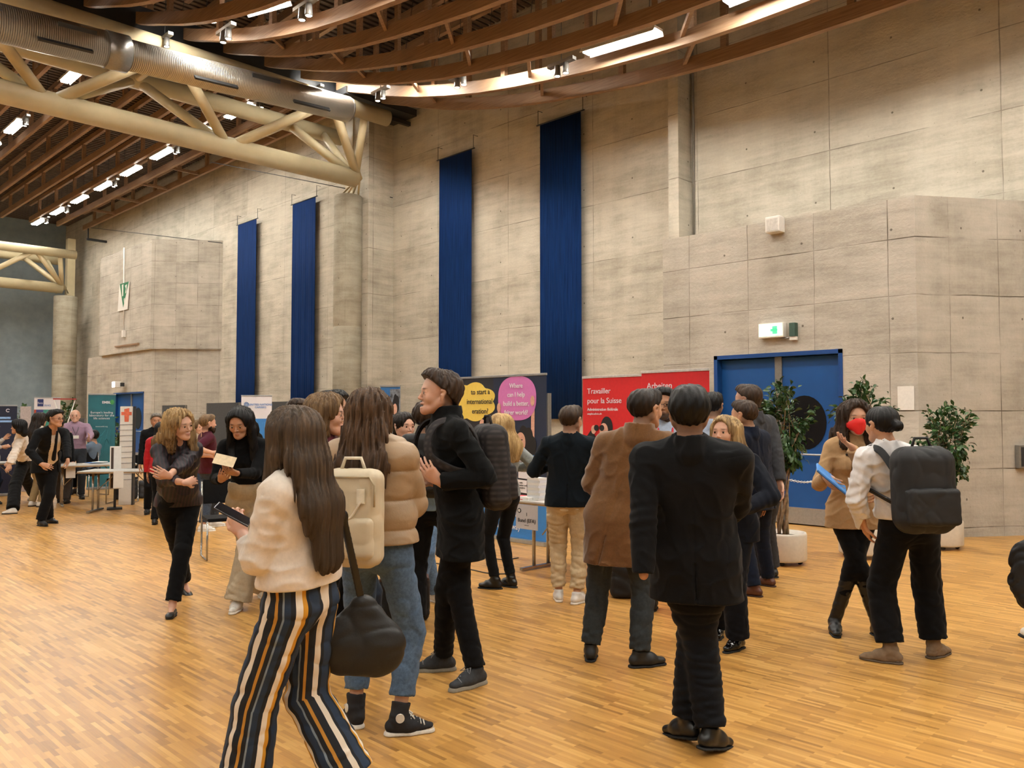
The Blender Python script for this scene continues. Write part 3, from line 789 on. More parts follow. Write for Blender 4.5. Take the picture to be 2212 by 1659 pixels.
# ================================================================== the hall
WX = 13.4            # long concrete wall
BX = 11.5            # face of the protruding blocks
def concrete(name, base, dark, light, pw=2.55, ph=1.22, z0=0.0, mort=.010, line=.8, warm=None):
    q = NT(name); tc = q.n('ShaderNodeTexCoord'); sx = q.n('ShaderNodeSeparateXYZ'); q.l(tc.outputs['Object'], sx.inputs[0])
    u = q.math('SUBTRACT', sx.outputs[1], sx.outputs[0]); z = q.math('SUBTRACT', sx.outputs[2], z0)
    cb = q.n('ShaderNodeCombineXYZ'); q.l(u, cb.inputs[0]); q.l(z, cb.inputs[1])
    nv = q.n('ShaderNodeVectorMath', operation='SCALE'); nt = q.n('ShaderNodeTexNoise'); q.l(cb.outputs[0], nt.inputs['Vector']); nt.inputs['Scale'].default_value = 1.3
    q.l(nt.outputs[1], nv.inputs[0]); nv.inputs['Scale'].default_value = .03
    ad = q.n('ShaderNodeVectorMath', operation='ADD'); q.l(cb.outputs[0], ad.inputs[0]); q.l(nv.outputs[0], ad.inputs[1])
    br = q.n('ShaderNodeTexBrick'); q.l(ad.outputs[0], br.inputs['Vector'])
    br.offset = 0.0; br.inputs['Scale'].default_value = 1.0; br.inputs['Brick Width'].default_value = pw; br.inputs['Row Height'].default_value = ph
    br.inputs['Mortar Size'].default_value = mort; br.inputs['Mortar Smooth'].default_value = .6; br.inputs['Bias'].default_value = 0
    br.inputs['Color1'].default_value = (.38, .38, .38, 1); br.inputs['Color2'].default_value = (.62, .62, .62, 1); br.inputs['Mortar'].default_value = (.5, .5, .5, 1)
    def nz(sc, s3, d=5, r=.6):
        mp = q.n('ShaderNodeMapping'); mp.inputs['Scale'].default_value = sc; q.l(cb.outputs[0], mp.inputs['Vector']); return q.noise(mp.outputs[0], s3, d, r)
    n1 = nz((1, 1, 1), .9, 6); n2 = nz((.35, 1.6, 1), 3.2, 5); n3 = nz((1, 1, 1), 22, 4); n4 = nz((3.5, .25, 1), 1.2, 4); n5 = nz((.12, 3.0, 1), 6, 3)
    f = q.math('ADD', q.math('MULTIPLY', n1, .34), q.math('MULTIPLY', n2, .30)); f = q.math('ADD', f, q.math('MULTIPLY', n3, .10))
    f = q.math('ADD', f, q.math('MULTIPLY', n4, .12)); f = q.math('ADD', f, q.math('MULTIPLY', n5, .12))
    bw = q.n('ShaderNodeRGBToBW'); q.l(br.outputs[0], bw.inputs[0]); f = q.math('ADD', f, q.math('MULTIPLY_ADD', bw.outputs[0], .28, -.14))
    col = q.ramp(f, [(.33, lin(dark)), (.5, lin(base)), (.66, lin(light))])
    # joints show only here and there
    jn = nz((1, 1, 1), 1.1, 3); jm = q.math('MULTIPLY', br.outputs['Fac'], q.math('MULTIPLY_ADD', jn, 3.2, -1.15, clamp=True)); jm = q.math('MULTIPLY', jm, line)
    col = q.mix(jm, col, lin('#5d554a'))
    # tie holes on a lattice and scattered pores
    def fr(v, m, o):
        a = q.math('ADD', v, o); return q.math('SUBTRACT', q.math('MODULO', q.math('ADD', a, 1000 * m), m), m / 2)
    hu, hz = fr(u, 1.275, .4), fr(z, 1.22, .25)
    dd = q.math('SQRT', q.math('ADD', q.math('MULTIPLY', hu, hu), q.math('MULTIPLY', hz, hz))); hole = q.math('MULTIPLY', q.math('LESS_THAN', dd, .017), .75)
    col = q.mix(hole, col, lin('#4b443a'))
    vo = q.n('ShaderNodeTexVoronoi'); vo.inputs['Scale'].default_value = 7; q.l(cb.outputs[0], vo.inputs['Vector'])
    pore = q.math('MULTIPLY', q.math('LESS_THAN', vo.outputs['Distance'], .05), .5); col = q.mix(pore, col, lin('#6d6557'))
    q.l(col, q.b.inputs['Base Color']); q.b.inputs['Roughness'].default_value = .82; q.b.inputs['Specular IOR Level'].default_value = .25
    h = q.math('SUBTRACT', q.math('ADD', q.math('MULTIPLY', n3, .5), q.math('MULTIPLY', n2, .8)), q.math('MULTIPLY', jm, 1.0)); q.bump(h, .5, .02)
    return q.m
M_CON = concrete('concrete_wall', '#b8b1a2', '#8f887a', '#cfc8b8')
M_CON2 = concrete('concrete_block', '#aea79b', '#8a8377', '#c4bcaf', 1.05, .78, .14, .010, 1.0)
M_CON3 = concrete('concrete_column', '#a29b8a', '#7a7364', '#b9b19f', .6, 40, 0, .008, .5)
def parquet():
    q = NT('parquet'); tc = q.n('ShaderNodeTexCoord')
    mp = q.n('ShaderNodeMapping'); q.l(tc.outputs['Object'], mp.inputs[0]); mp.inputs['Rotation'].default_value = (0, 0, PI / 2)
    br = q.n('ShaderNodeTexBrick'); q.l(mp.outputs[0], br.inputs['Vector'])
    br.offset = .37; br.offset_frequency = 2; br.squash = 1
    br.inputs['Scale'].default_value = 1; br.inputs['Brick Width'].default_value = .24; br.inputs['Row Height'].default_value = .024
    br.inputs['Mortar Size'].default_value = .0006; br.inputs['Mortar Smooth'].default_value = .3
    br.inputs['Color1'].default_value = (0, 0, 0, 1); br.inputs['Color2'].default_value = (1, 1, 1, 1); br.inputs['Mortar'].default_value = (.3, .3, .3, 1)
    b2 = q.n('ShaderNodeTexBrick'); q.l(mp.outputs[0], b2.inputs['Vector']); b2.offset = .5; b2.inputs['Scale'].default_value = 1
    b2.inputs['Brick Width'].default_value = .48; b2.inputs['Row Height'].default_value = .12; b2.inputs['Mortar Size'].default_value = 0
    b2.inputs['Color1'].default_value = (0, 0, 0, 1); b2.inputs['Color2'].default_value = (1, 1, 1, 1)
    m2 = q.n('ShaderNodeMapping'); q.l(mp.outputs[0], m2.inputs[0]); m2.inputs['Scale'].default_value = (3, 40, 1); gr = q.noise(m2.outputs[0], 3, 4)
    big = q.noise(mp.outputs[0], .5, 3)
    a = q.n('ShaderNodeRGBToBW'); q.l(br.outputs[0], a.inputs[0]); b = q.n('ShaderNodeRGBToBW'); q.l(b2.outputs[0], b.inputs[0])
    f = q.math('ADD', q.math('MULTIPLY', a.outputs[0], .42), q.math('MULTIPLY', b.outputs[0], .14)); f = q.math('ADD', f, q.math('MULTIPLY', gr, .28)); f = q.math('ADD', f, q.math('MULTIPLY', big, .22))
    col = q.ramp(f, [(.22, lin('#8c6230')), (.42, lin('#b08040')), (.62, lin('#c4924c')), (.82, lin('#d4a660'))])
    q.l(col, q.b.inputs['Base Color'])
    q.l(q.math('MULTIPLY_ADD', gr, .12, .27), q.b.inputs['Roughness']); q.b.inputs['Specular IOR Level'].default_value = .5
    q.bump(f, .08, .002); return q.m
def wood(name, a, b, c, rough=.6):
    q = NT(name); v = q.coord((6, .5, 14)); n = q.noise(v, 3.5, 5); w = q.noise(q.coord((1, 1, 1)), 1.2, 2)
    f = q.math('ADD', q.math('MULTIPLY', n, .75), q.math('MULTIPLY', w, .3))
    q.l(q.ramp(f, [(.32, lin(a)), (.5, lin(b)), (.7, lin(c))]), q.b.inputs['Base Color']); q.b.inputs['Roughness'].default_value = rough
    q.bump(n, .15, .004); return q.m
M_WOOD = wood('glulam', '#73573f', '#8a6c51', '#9d8064')
M_SLAT = wood('slats', '#41332a', '#4d3e33', '#5a4a3c')
M_CREAM = simple('cream_steel', '#c4b693', .42, var=.03, vs=4)
M_DARK = simple('dark_metal', '#26282b', .5)
M_GREY = simple('grey_steel', '#8e8c88', .35, .6, .05)
M_WHITE = simple('white_paint', '#dcd8d0', .5, var=.03)
M_ROOF = simple('roof_underside', '#2c211b', .9, var=.2, vs=2)

struct('floor', MB().prism([(-16, -12), (16, -12), (16, 46), (-16, 46)], -.06, 0), parquet())
# long wall with its set-back
struct('wall_right', MB().prism([(WX, -12), (WX + .5, -12), (WX + .5, 46), (WX, 46)], -.05, 13), M_CON)
# pier beside the column: its return face shows to the right of the column
pierw = .82
struct('wall_pier', MB().prism([(WX - pierw, 17.82), (WX + .02, 17.82), (WX + .02, 18.75), (WX - pierw, 18.75)], 0, 11.2), M_CON)
struct('wall_fin', MB().prism([(WX - .45, 8.42), (WX + .02, 8.42), (WX + .02, 8.64), (WX - .45, 8.64)], 4.2, 12.5), M_CON)
# conduit on the fin
struct('trim_1', MB().tube([(WX - .03, 8.36, 4.58), (WX - .03, 8.36, 12)], .025, 8), M_GREY)
# block with the blue double door (opening cut by building round it)
y0, y1, zt = 3.78, 7.8, 4.58
dy0, dy1, dz = 4.78, 6.84, 2.57
m = MB()
m.prism([(BX, dy1), (WX + .02, dy1), (WX + .02, y1), (BX, y1)], 0, zt)
m.prism([(BX, dy0), (WX + .02, dy0), (WX + .02, dy1), (BX, dy1)], dz, zt)
m.prism([(BX, y0), (WX + .02, 2.42), (WX + .02, dy0), (BX, dy0)], 0, zt)
m.prism([(WX - 1.4, dy0), (WX + .02, dy0), (WX + .02, dy1), (WX - 1.4, dy1)], 0, dz)
struct('wall_block', m, M_CON2)
# far block: tall box carried by a wider lower part
m = MB()
fy0, fy1 = 29.5, 36.3
fdy0, fdy1 = 30.3, 33.3
m.prism([(BX, fy0), (WX + .02, 27.9), (WX + .02, 34.65), (BX, 34.65)], 4.0, 7.93)
m.prism([(BX + .12, fy0 + .1), (WX + .02, 28.0), (WX + .02, fdy0), (BX + .12, fdy0)], 0, 4.0)
m.prism([(BX + .12, fdy1), (WX + .02, fdy1), (WX + .02, fy1), (BX + .12, fy1)], 0, 4.0)
m.prism([(BX + .12, fdy0), (WX + .02, fdy0), (WX + .02, fdy1), (BX + .12, fdy1)], 2.5, 4.0)
m.prism([(BX + .6, fdy0), (WX + .02, fdy0), (WX + .02, fdy1), (BX + .6, fdy1)], 0, 2.5)
struct('wall_far_block', m, M_CON2)
M_BLUEWALL = simple('blue_grey_panel', '#87959c', .8, var=.06, vs=3)
struct('wall_back', MB().prism([(-16, 45.5), (WX, 45.5), (WX, 45.9), (-16, 45.9)], 0, 12), M_BLUEWALL)
struct('wall_left', MB().prism([(-15.6, -12), (-15.2, -12), (-15.2, 45.5), (-15.6, 45.5)], 0, 13), M_CON)
struct('wall_front', MB().prism([(-15.2, -12), (WX, -12), (WX, -11.6), (-15.2, -11.6)], 0, 13), M_CON)
struct('ceiling', MB().box((-1, 17, 12.1), (15, 29, .1)), M_ROOF)
# slats under the roof
m = MB()
for i in range(int((45 + 11) / .2)):
    y = -11 + i * .2
    m.box((-1, y, 11.25 if y > 17.3 else 11.0), (14.3, .055, .02))
o = struct('ceiling_slats', m, M_SLAT)
struct('ceiling_edge', MB().box((-1, 17.45, 9.95), (14.3, .07, .28)).box((12.2, 17.2, 9.6), (1.1, .5, .09)), M_DARK)

# doors in the block
M_BLUE = simple('blue_door', '#0e4a8a', .4, var=.04, vs=3)
M_BLUEF = simple('blue_frame', '#123f7c', .35, var=.03)
M_KICK = simple('kick_plate', '#a9adb2', .3, .7, .05)
M_BLACKG = simple('black_disc', '#0b0c10', .25)
for nm, xa, y_a, y_b, z_t in (('door_1', BX, dy0, dy1, dz), ('door_2', BX + .12, fdy0, fdy1, 2.5)):
    r = empty(nm, (xa, (y_a + y_b) / 2, 0)); r['kind'] = 'structure'
    W = (y_b - y_a) / 2
    MB().box((.08, -W + .03, z_t / 2), (.09, .03, z_t / 2)).box((.08, W - .03, z_t / 2), (.09, .03, z_t / 2)).box((.08, 0, z_t - .03), (.09, W, .03)).build('frame', M_BLUEF, r)
    MB().box((.14, 0, z_t / 2), (.03, .055, z_t / 2 - .05)).build('mullion', M_GREY, r)
    for sgn in (-1, 1):
        yc = sgn * W / 2; lf = MB().box((.16, yc, z_t / 2 - .02), (.022, W / 2 - .05, z_t / 2 - .05), bev=.004).build('leaf', M_BLUE, r)
        MB().box((.134, yc, .14), (.006, W / 2 - .06, .12)).build('kick_plate', M_KICK, lf)
        R90 = Matrix.Rotation(PI / 2, 3, 'Z')
        MB().poly(ellipse(0, 0, .33, .40), .012, R90, (.134, yc - sgn * .12, 1.52)).build('disc', M_BLACKG, lf)
        MB().tube([(.07, yc - W * .32, 1.05), (.07, yc + W * .32, 1.05)], .014, 8).box((.1, yc - W * .3, 1.05), (.03, .012, .012)).box((.1, yc + W * .3, 1.05), (.03, .012, .012)).build('push_bar', M_KICK, lf)

# ------------------------------------------------------------------ timber trusses
def prof(y):      # underside height of the sagging chords
    ys = [-12, 2, 4, 6, 7, 8, 9, 10, 11, 12, 13, 14, 15, 16, 16.7, 17.3]
    zs = [9.3, 7.66, 7.57, 7.57, 7.6, 7.67, 7.76, 7.89, 8.03, 8.2, 8.42, 8.67, 8.97, 9.32, 9.55, 9.78]
    return float(np.interp(y, ys, zs))
near_x = [12.2, 11.2, 10.2, 9.25, 8.25, 7.35, 6.35, 5.35, 4.35, 3.35, 2.35, 1.35, .35]
lab = ['sagging timber roof truss next to the concrete wall', 'brightly lit sagging timber roof truss, second from the wall', 'third sagging timber roof truss from the wall',
       'fourth sagging timber roof truss from the wall', 'fifth sagging timber roof truss from the wall', 'sixth sagging timber roof truss from the wall, lit orange by the lamps']
for i, x in enumerate(near_x):
    e = empty('roof_truss', (x, 17.2, 9.8), 0, lab[i] if i < 6 else 'sagging timber roof truss high above the hall, %s from the wall' % ('seventh eighth ninth tenth eleventh twelfth thirteenth'.split()[i - 6]), 'roof truss', 'sagging timber roof trusses of the near bay')
    m = MB(); ys = [17.2 - k * .35 for k in range(70)]
    W, Hh = .055, .125
    rings = []
    for y in ys:
        z = prof(y); rings.append([m.bm.verts.new((dx, y - 17.2, z + dz - 9.8)) for dx, dz in ((-W, 0), (W, 0), (W, 2 * Hh), (-W, 2 * Hh))])
    for a, b in zip(rings, rings[1:]):
        for k in range(4): m.bm.faces.new((a[k], a[(k + 1) % 4], b[(k + 1) % 4], b[k]))
    m.bm.faces.new(rings[0]); m.bm.faces.new(rings[-1][::-1])
    m.build('bottom_chord', M_WOOD, e)
    MB().box((0, -12.2, .85), (.055, 12.2, .1)).build('top_chord', M_WOOD, e)
    for k in range(9):
        y = 15.6 - k * 2.15
        MB().box((0, y - 17.2, (prof(y) - 9.8 + .2 + .8) / 2), (.045, .055, (.8 - (prof(y) - 9.6)) / 2)).build('post', M_WOOD, e)
# braces between neighbouring chords
M_BR = M_WOOD
for i in range(0, 5):
    for k in (0, 1, 2, 3):
        y = 14.6 - k * 3.4 - (i % 2) * .6
        a = Vector((near_x[i], y, prof(y) + .17)); b = Vector((near_x[i + 1], y - .9, prof(y - .9) + .17))
        MB().beam(a - (a + b) / 2, b - (a + b) / 2, .06, .09).build('brace', M_BR, None, (a + b) / 2)
        o = bpy.context.scene.objects[-1]
bn = 0
for o in list(COL.objects):
    if o.name.startswith('brace') and o.parent is None:
        o.name = 'roof_brace'; tag(o, 'short diagonal timber brace between two sagging roof trusses', 'brace', 'timber braces of the near bay'); bn += 1
far_x = [12.8 - 1.12 * i for i in range(12)]
nth = 'first second third fourth fifth sixth seventh eighth ninth tenth eleventh twelfth'.split()
for i, x in enumerate(far_x):
    e = empty('roof_truss', (x, 17.6, 10.3), 0, 'straight timber roof truss of the far bay, %s from the wall' % nth[i], 'roof truss', 'straight timber roof trusses of the far bay')
    MB().box((0, 11.7, .11), (.05, 11.6, .11)).build('bottom_chord', M_WOOD, e)
    MB().box((0, 11.7, .82), (.05, 11.6, .08)).build('top_chord', M_WOOD, e)
    for k in range(10):
        MB().box((0, 1.2 + k * 2.3, .5), (.05, .07, .3)).build('post', M_WOOD, e)
# horizontal noggings seen between the first two far trusses
for k in range(7):
    o = MB().box((0, 0, 0), (.5, .03, .05)).build('roof_brace', M_WOOD, None, (12.25, 20.3 + k * 2.75, 10.36))
    tag(o, 'short timber strut between the two far trusses nearest the wall', 'brace', 'timber struts of the far bay')

# ------------------------------------------------------------------ steel girders
def girder(yc, label, zb=7.72, zt=9.2, both=True):
    e = empty('steel_girder', (12.3, yc, zb), 0, label, 'girder')
    def P(x, y, z): return Vector((x - 12.3, y - yc, z - zb))
    Xa, Xb = 12.35, -15
    MB().tube([P(Xa - .25, yc, zb), P(Xb, yc, zb)], .235, 20).build('bottom_chord', M_CREAM, e)
    MB().tube([P(Xa, yc - 1.05, zt), P(Xb, yc - 1.05, zt)], .2, 18).build('top_chord', M_CREAM, e)
    MB().tube([P(Xa, yc + 1.05, zt), P(Xb, yc + 1.05, zt)], .2, 18).build('top_chord', M_CREAM, e)
    bs = [12.2, 8.6, 4.85, 1.1, -2.65, -6.4, -10.1]; ts = [10.7, 6.9, 3.1, -.7, -4.5, -8.3]
    for k in range(6):
        for sgn in (-1, 1):
            MB().tube([P(bs[k], yc, zb), P(ts[k], yc + sgn * 1.05, zt)], .115, 12).build('web', M_CREAM, e)
            MB().tube([P(ts[k], yc + sgn * 1.05, zt), P(bs[k + 1], yc, zb)], .115, 12).build('web', M_CREAM, e)
        MB().tube([P(ts[k], yc - 1.05, zt), P(ts[k], yc + 1.05, zt)], .09, 10).build('tie', M_CREAM, e)
    for sgn in (-1, 1):
        MB().tube([P(12.1, yc, zb), P(11.7, yc + sgn * 1.0, zt)], .1, 12).build('web', M_CREAM, e)
    # fan of struts down to the column
    for dx, dy in ((-.2, -.2), (.2, -.2), (-.2, .2), (.2, .2)):
        MB().tube([P(12.25, yc, zb + .1), P(12.3 + dx, yc + .65 + dy if both else yc + dy, 7.42 - .0)], .03, 8).build('strut', M_CREAM, e)
    # upright end frame
    MB().box(P(12.72, yc + .95, 8.6), (.17, .17, 1.5)).build('end_post', M_CREAM, e)
    return e
girder(17.75, 'cream tubular steel girder crossing the hall, with the air duct beside it', 7.82)
girder(41.5, 'distant cream tubular steel girder at the far end of the hall', 7.55, 9.0)
# round concrete columns
for x, y, r, h, l in ((12.3, 18.35, .375, 7.5, 'round concrete column under the near steel girder'), (12.3, 41.6, .5, 7.2, 'round concrete column under the far steel girder')):
    o = MB().lathe((0, 0, 0), [(0, 0), (r, 0), (r, 3.95), (r * .985, 3.96), (r * .985, 3.985), (r, 4.0), (r, h - .03), (r - .03, h), (0, h)], 48).build('concrete_column', M_CON3, None, (x, y, 0))
    tag(o, l, 'column')
# spiral duct
M_DUCT = NT('galvanised_duct'); w_ = M_DUCT.n('ShaderNodeTexWave'); M_DUCT.l(M_DUCT.coord((1, .25, .25)), w_.inputs['Vector']); w_.inputs['Scale'].default_value = 9; w_.bands_direction = 'X'
M_DUCT.l(M_DUCT.ramp(w_.outputs[1], [(.0, lin('#8f8a80')), (.12, lin('#b5afa3')), (1, lin('#bdb7ab'))]), M_DUCT.b.inputs['Base Color']); M_DUCT.b.inputs['Metallic'].default_value = .75; M_DUCT.b.inputs['Roughness'].default_value = .34
M_DUCT.bump(w_.outputs[1], .35, .01)
dA, dB = onY(750, 236, 15.9), onY(0, 50, 15.9)
e = empty('air_duct', dA, 0, 'long round galvanised air duct running along the steel girder', 'duct')
e.rotation_euler = (0, math.atan2(dB.z - dA.z, dA.x - dB.x), 0)
MB().tube([(0, 0, 0), (-5.1, 0, 0)], .29, 32).build('pipe', M_DUCT.m, e)
MB().tube([(-5.1, 0, 0), (-18, 0, 0)], .33, 32).build('pipe', M_DUCT.m, e)
MB().tube([(-4.95, 0, 0), (-5.35, 0, 0)], .345, 32).build('coupling', M_GREY, e)
MB().tube([(.0, 0, 0), (.06, 0, 0)], .27, 32).build('end_cap', M_GREY, e)
for x in (-1.1, -3.3, -6.1, -8.6): MB().box((x, -.225 if x > -5 else -.255, -.18), (.45, .02, .09), Matrix.Rotation(math.radians(-39), 3, 'X')).build('slot_vent', M_DARK, e)
for x in (-2.2, -5.9, -7.4): MB().box((x, -.275 if x > -5 else -.31, .10), (.32, .015, .06), Matrix.Rotation(math.radians(20), 3, 'X')).build('slot_vent', M_DARK, e)
for x in (-1.8, -4.4, -7.5, -10.5): MB().tube([(x, 0, .25), (x, .6, .5)], .02, 6).build('hanger', M_DARK, e)
# slim lighting rail with cable under the edge of the roof and a tension cable
o = MB().tube([onX(455, 350, WX - 1.2), onX(848, 427, WX - .1)], .012, 6).build('tension_cable', M_DARK); tag(o, 'thin steel cable stretched towards the concrete pier', 'cable')
o = MB().tube([onX(180, 490, WX - .4), onX(480, 525, WX - .4)], .014, 6).build('tension_cable', M_DARK); tag(o, 'thin steel cable above the far concrete box', 'cable')
for k, (a, b) in enumerate((((862, 262), 10.2), ((213, 520), 10.0))):
    q_ = onX(a[0], a[1], WX - .35); o = MB().box((0, 0, 0), (.5, .05, .05)).tube([(-.45, 0, 0), (-.45, 0, .5)], .03, 8).build('wall_bracket', M_DARK, None, q_)
    tag(o, ['dark steel bracket on the wall above the near pier', 'dark steel bracket on the wall above the far block'][k], 'bracket')

# ------------------------------------------------------------------ lamps
M_TUBE = emit('lamp_tube', LAMP_C[:3], LAMP_E)
M_SPOT = emit('lamp_spot', (1, .9, .78), 30)
def lamp(loc, rodh, label, group, tilt=0.0):
    rodh = (11.2295 if loc[1] > 17.3 else 10.9795) - loc[2] - .75 * abs(math.sin(tilt))
    e = empty('strip_light', loc, 0, label, 'ceiling lamp', group)
    MB().box((0, 0, .055), (.12, .76, .02)).box((-.125, 0, .02), (.006, .76, .05), Matrix.Rotation(.5, 3, 'Y')).box((.125, 0, .02), (.006, .76, .05), Matrix.Rotation(-.5, 3, 'Y')).build('housing', M_WHITE, e)
    t = MB().box((0, 0, .01), (.085, .745, .028), bev=.02)
    t.build('tube', M_TUBE, e)
    for y in (-.55, .55): MB().tube([(0, y, .07), (0, y, rodh)], .006, 5).build('rod', M_DARK, e)
    e.rotation_euler.x = tilt
    return e
def spots(loc, label, group):
    e = empty('twin_spotlight', loc, 0, label, 'spotlight', group)
    MB().box((0, 0, .12), (.05, .3, .03)).build('bracket', M_GREY, e)
    MB().tube([(0, 0, .14), (0, 0, (11.2295 if loc[1] > 17.3 else 10.9795) - loc[2])], .006, 5).build('rod', M_DARK, e)
    for y in (-.1, .1):
        c = MB().lathe((0, y, -.1), [(0, .2), (.05, .2), (.062, .02), (.062, 0), (0.05, 0.0), (.05, .03), (0, .03)], 16).build('spot_can', M_GREY, e)
        MB().lathe((0, y, -.1), [(0, .006), (.048, .006), (.048, .012), (0, .012)], 16).build('bulb', M_SPOT, c)
    return e
NAME = {0: 'in the row nearest the wall', 1: 'in the second row from the wall', 2: 'in the third row from the wall', 3: 'in the fourth row from the wall'}
for ri, x in enumerate((10.75, 6.62, 2.4, -1.8, -6.0, -10.5)):
    for k in range(8):
        y = 21.55 + k * 2.69
        if ri > 2 and k % 2: continue
        if ri == 1: y += .6
        lamp((x, y, 10.26), .5, 'far-bay strip light, %s row from the wall, %s from the near girder' % (nth[ri], nth[k]), 'strip lights of the far bay')
        if ri < 2 and k in (0, 2, 4, 6, 7): spots((x, y - 1.22, 10.1), 'far-bay twin spotlight, %s row from the wall, beside the %s strip light' % (nth[ri], nth[k]), 'twin spotlights of the far bay')
    for k in range(9):
        y = 16.2 - k * 2.7
        if ri == 1: y -= 1.0
        if ri > 2 and k % 2: continue
        z = float(np.interp(y, [5, 8.1, 10.6, 13.3, 15.5, 16.5], [7.8, 7.82, 8.36, 8.8, 9.5, 9.75])) if ri == 0 else prof(y) + (.12 if y < 12 else .2)
        if y < 2: z = 7.8
        tl = math.atan2((prof(y + .7) - prof(y - .7)), 1.4)
        lamp((x, y, z), 1.4, 'strip light among the sagging trusses, %s row from the wall, %s from the girder' % (nth[ri], nth[k]), 'strip lights of the near bay', tl)
        if ri < 2 and k < 4: spots((x, y + 1.3, z - .05), 'twin spotlight under the sagging trusses, %s row from the wall, beside the %s lamp' % (nth[ri], nth[k]), 'twin spotlights of the near bay')

# ------------------------------------------------------------------ long blue hangings
def bluecloth(name, folds_):
    q = NT(name); q.b.inputs['Base Color'].default_value = lin('#0c2144'); q.b.inputs['Roughness'].default_value = .85; q.b.inputs['Specular IOR Level'].default_value = .1
    n = q.noise(q.coord((1, 14, .4)), 3, 3); q.l(q.ramp(n, [(.35, lin('#071f48')), (.65, lin('#0b2c5c'))]), q.b.inputs['Base Color']); q.bump(n, .3, .02); return q.m
M_CL = bluecloth('blue_cloth', 1)
for (ya, yb, zt_, zb_, wv, l) in ((26.47, 25.16, 8.22, .4, .006, 'dark blue cloth hanging, leftmost and farthest on the wall'), (22.84, 21.51, 8.27, .4, .022, 'dark blue cloth hanging with soft folds left of the round column'),
                                  (15.69, 14.48, 8.1, .4, .006, 'smooth dark blue cloth hanging to the right of the round column'), (12.22, 11.04, 8.12, 1.55, .022, 'widest looking dark blue cloth hanging, ending above the red banners')):
    e = empty('cloth_hanging', (WX - .16, (ya + yb) / 2, zt_), 0, l, 'hanging', 'blue cloth hangings on the concrete wall')
    m = MB(); n = 60; W = abs(ya - yb) / 2
    rows = []
    for z in [0, -(zt_ - zb_) * .33, -(zt_ - zb_) * .66, -(zt_ - zb_)]:
        k = 0 if z == 0 else 1
        rows.append([m.bm.verts.new((wv * k * math.sin(i * .37 + 1) * .3 + wv * k * .35 * math.sin(i * .21) * math.sin(i * 1.3 + .6), -W + 2 * W * i / n, z)) for i in range(n + 1)])
    for a, b in zip(rows, rows[1:]):
        for i in range(n): m.bm.faces.new((a[i], a[i + 1], b[i + 1], b[i])).smooth = True
    ob = m.build('cloth', M_CL, e); sd = ob.modifiers.new('thick', 'SOLIDIFY'); sd.thickness = .006
    MB().tube([(0, -W - .1, .01), (0, W + .1, .01)], .016, 8).build('rod', M_DARK, e)
    for sgn in (-1, 1): MB().tube([(0, sgn * (W + .06), .01), (0, sgn * (W + .06), .34), (.14, sgn * (W + .06), .34)], .008, 6).build('hook', M_DARK, e)

# ------------------------------------------------------------------ wall things
q_ = onX(1668, 714, BX - .06)
e = empty('exit_sign', q_, 0, 'lit green and white emergency exit sign above the blue double door', 'exit sign')
MB().box((0, 0, 0), (.05, .2, .11), bev=.008).build('casing', M_WHITE, e)
MB().box((-.052, 0, .005), (.004, .185, .09)).build('lit_panel', emit('exit_glow', (.62, 1.0, .70), 1.6), e)
R90 = Matrix.Rotation(-PI / 2, 3, 'Z')
GR = emit('exit_green', (.10, .62, .28), .6)
MB().poly([(-.06, -.06), (.02, -.06), (.02, .06), (-.06, .06)], .003, R90, (-.0575, -.09, 0)).build('pictogram', GR, e)
MB().poly([(.0, .02), (.07, .02), (.07, .045), (.12, 0), (.07, -.045), (.07, -.02), (0, -.02)], .003, R90, (-.0575, .0, 0)).build('arrow', GR, e)
q_ = onX(1714, 712, BX - .05)
e = empty('alarm_box', q_, 0, 'small grey and dark green box beside the lit exit sign', 'box')
MB().box((0, 0, .0), (.05, .045, .1), bev=.006).build('casing', simple('dark_green', '#2f4a40', .5), e)
MB().box((0, 0, -.13), (.03, .05, .025)).build('foot', M_WHITE, e)
MB().tube([(0, .05, -.12), (0, .2, -.12)], .014, 6).build('pipe', M_GREY, e)
q_ = onX(1674, 486, BX - .09)
e = empty('wall_speaker', q_, 0, 'square white loudspeaker box on the rim of the concrete block', 'speaker')
MB().box((0, 0, 0), (.09, .115, .12), bev=.02).build('casing', M_WHITE, e)
MB().box((-.09, 0, -.01), (.004, .09, .09), bev=.003).build('grille', simple('grille', '#c9c4bc', .8), e)
# framed notice and dark box on the angled wall
def chamfer_pt(px, py):
    r = ray(px, py); # plane through (BX,3.78) direction (1.9,-1.36)
    d = Vector((1.9, -1.36)).normalized(); n = Vector((-d.y, d.x)); k = (n.x * BX + n.y * 3.78) / (n.x * r[0] + n.y * r[1])
    return Vector((r[0] * k, r[1] * k, HCAM + r[2] * k)), math.atan2(d.y, d.x)
q_ = onX(1957, 860, BX - .01)
o = MB().box((0, 0, 0), (.006, .105, .16)).build('notice_sheet', M_WHITE, None, q_); tag(o, 'white paper sheet on the block wall behind the middle ficus', 'sheet')
q_, az = chamfer_pt(2212, 986)
e = empty('wall_panel', q_, az, 'dark framed panel on the angled concrete wall at the right edge', 'panel')
MB().box((.1, -.04, 0), (.24, .04, .155), bev=.01).build('frame', M_GREY, e); MB().box((.1, -.083, 0), (.21, .006, .13)).build('screen', M_DARK, e)
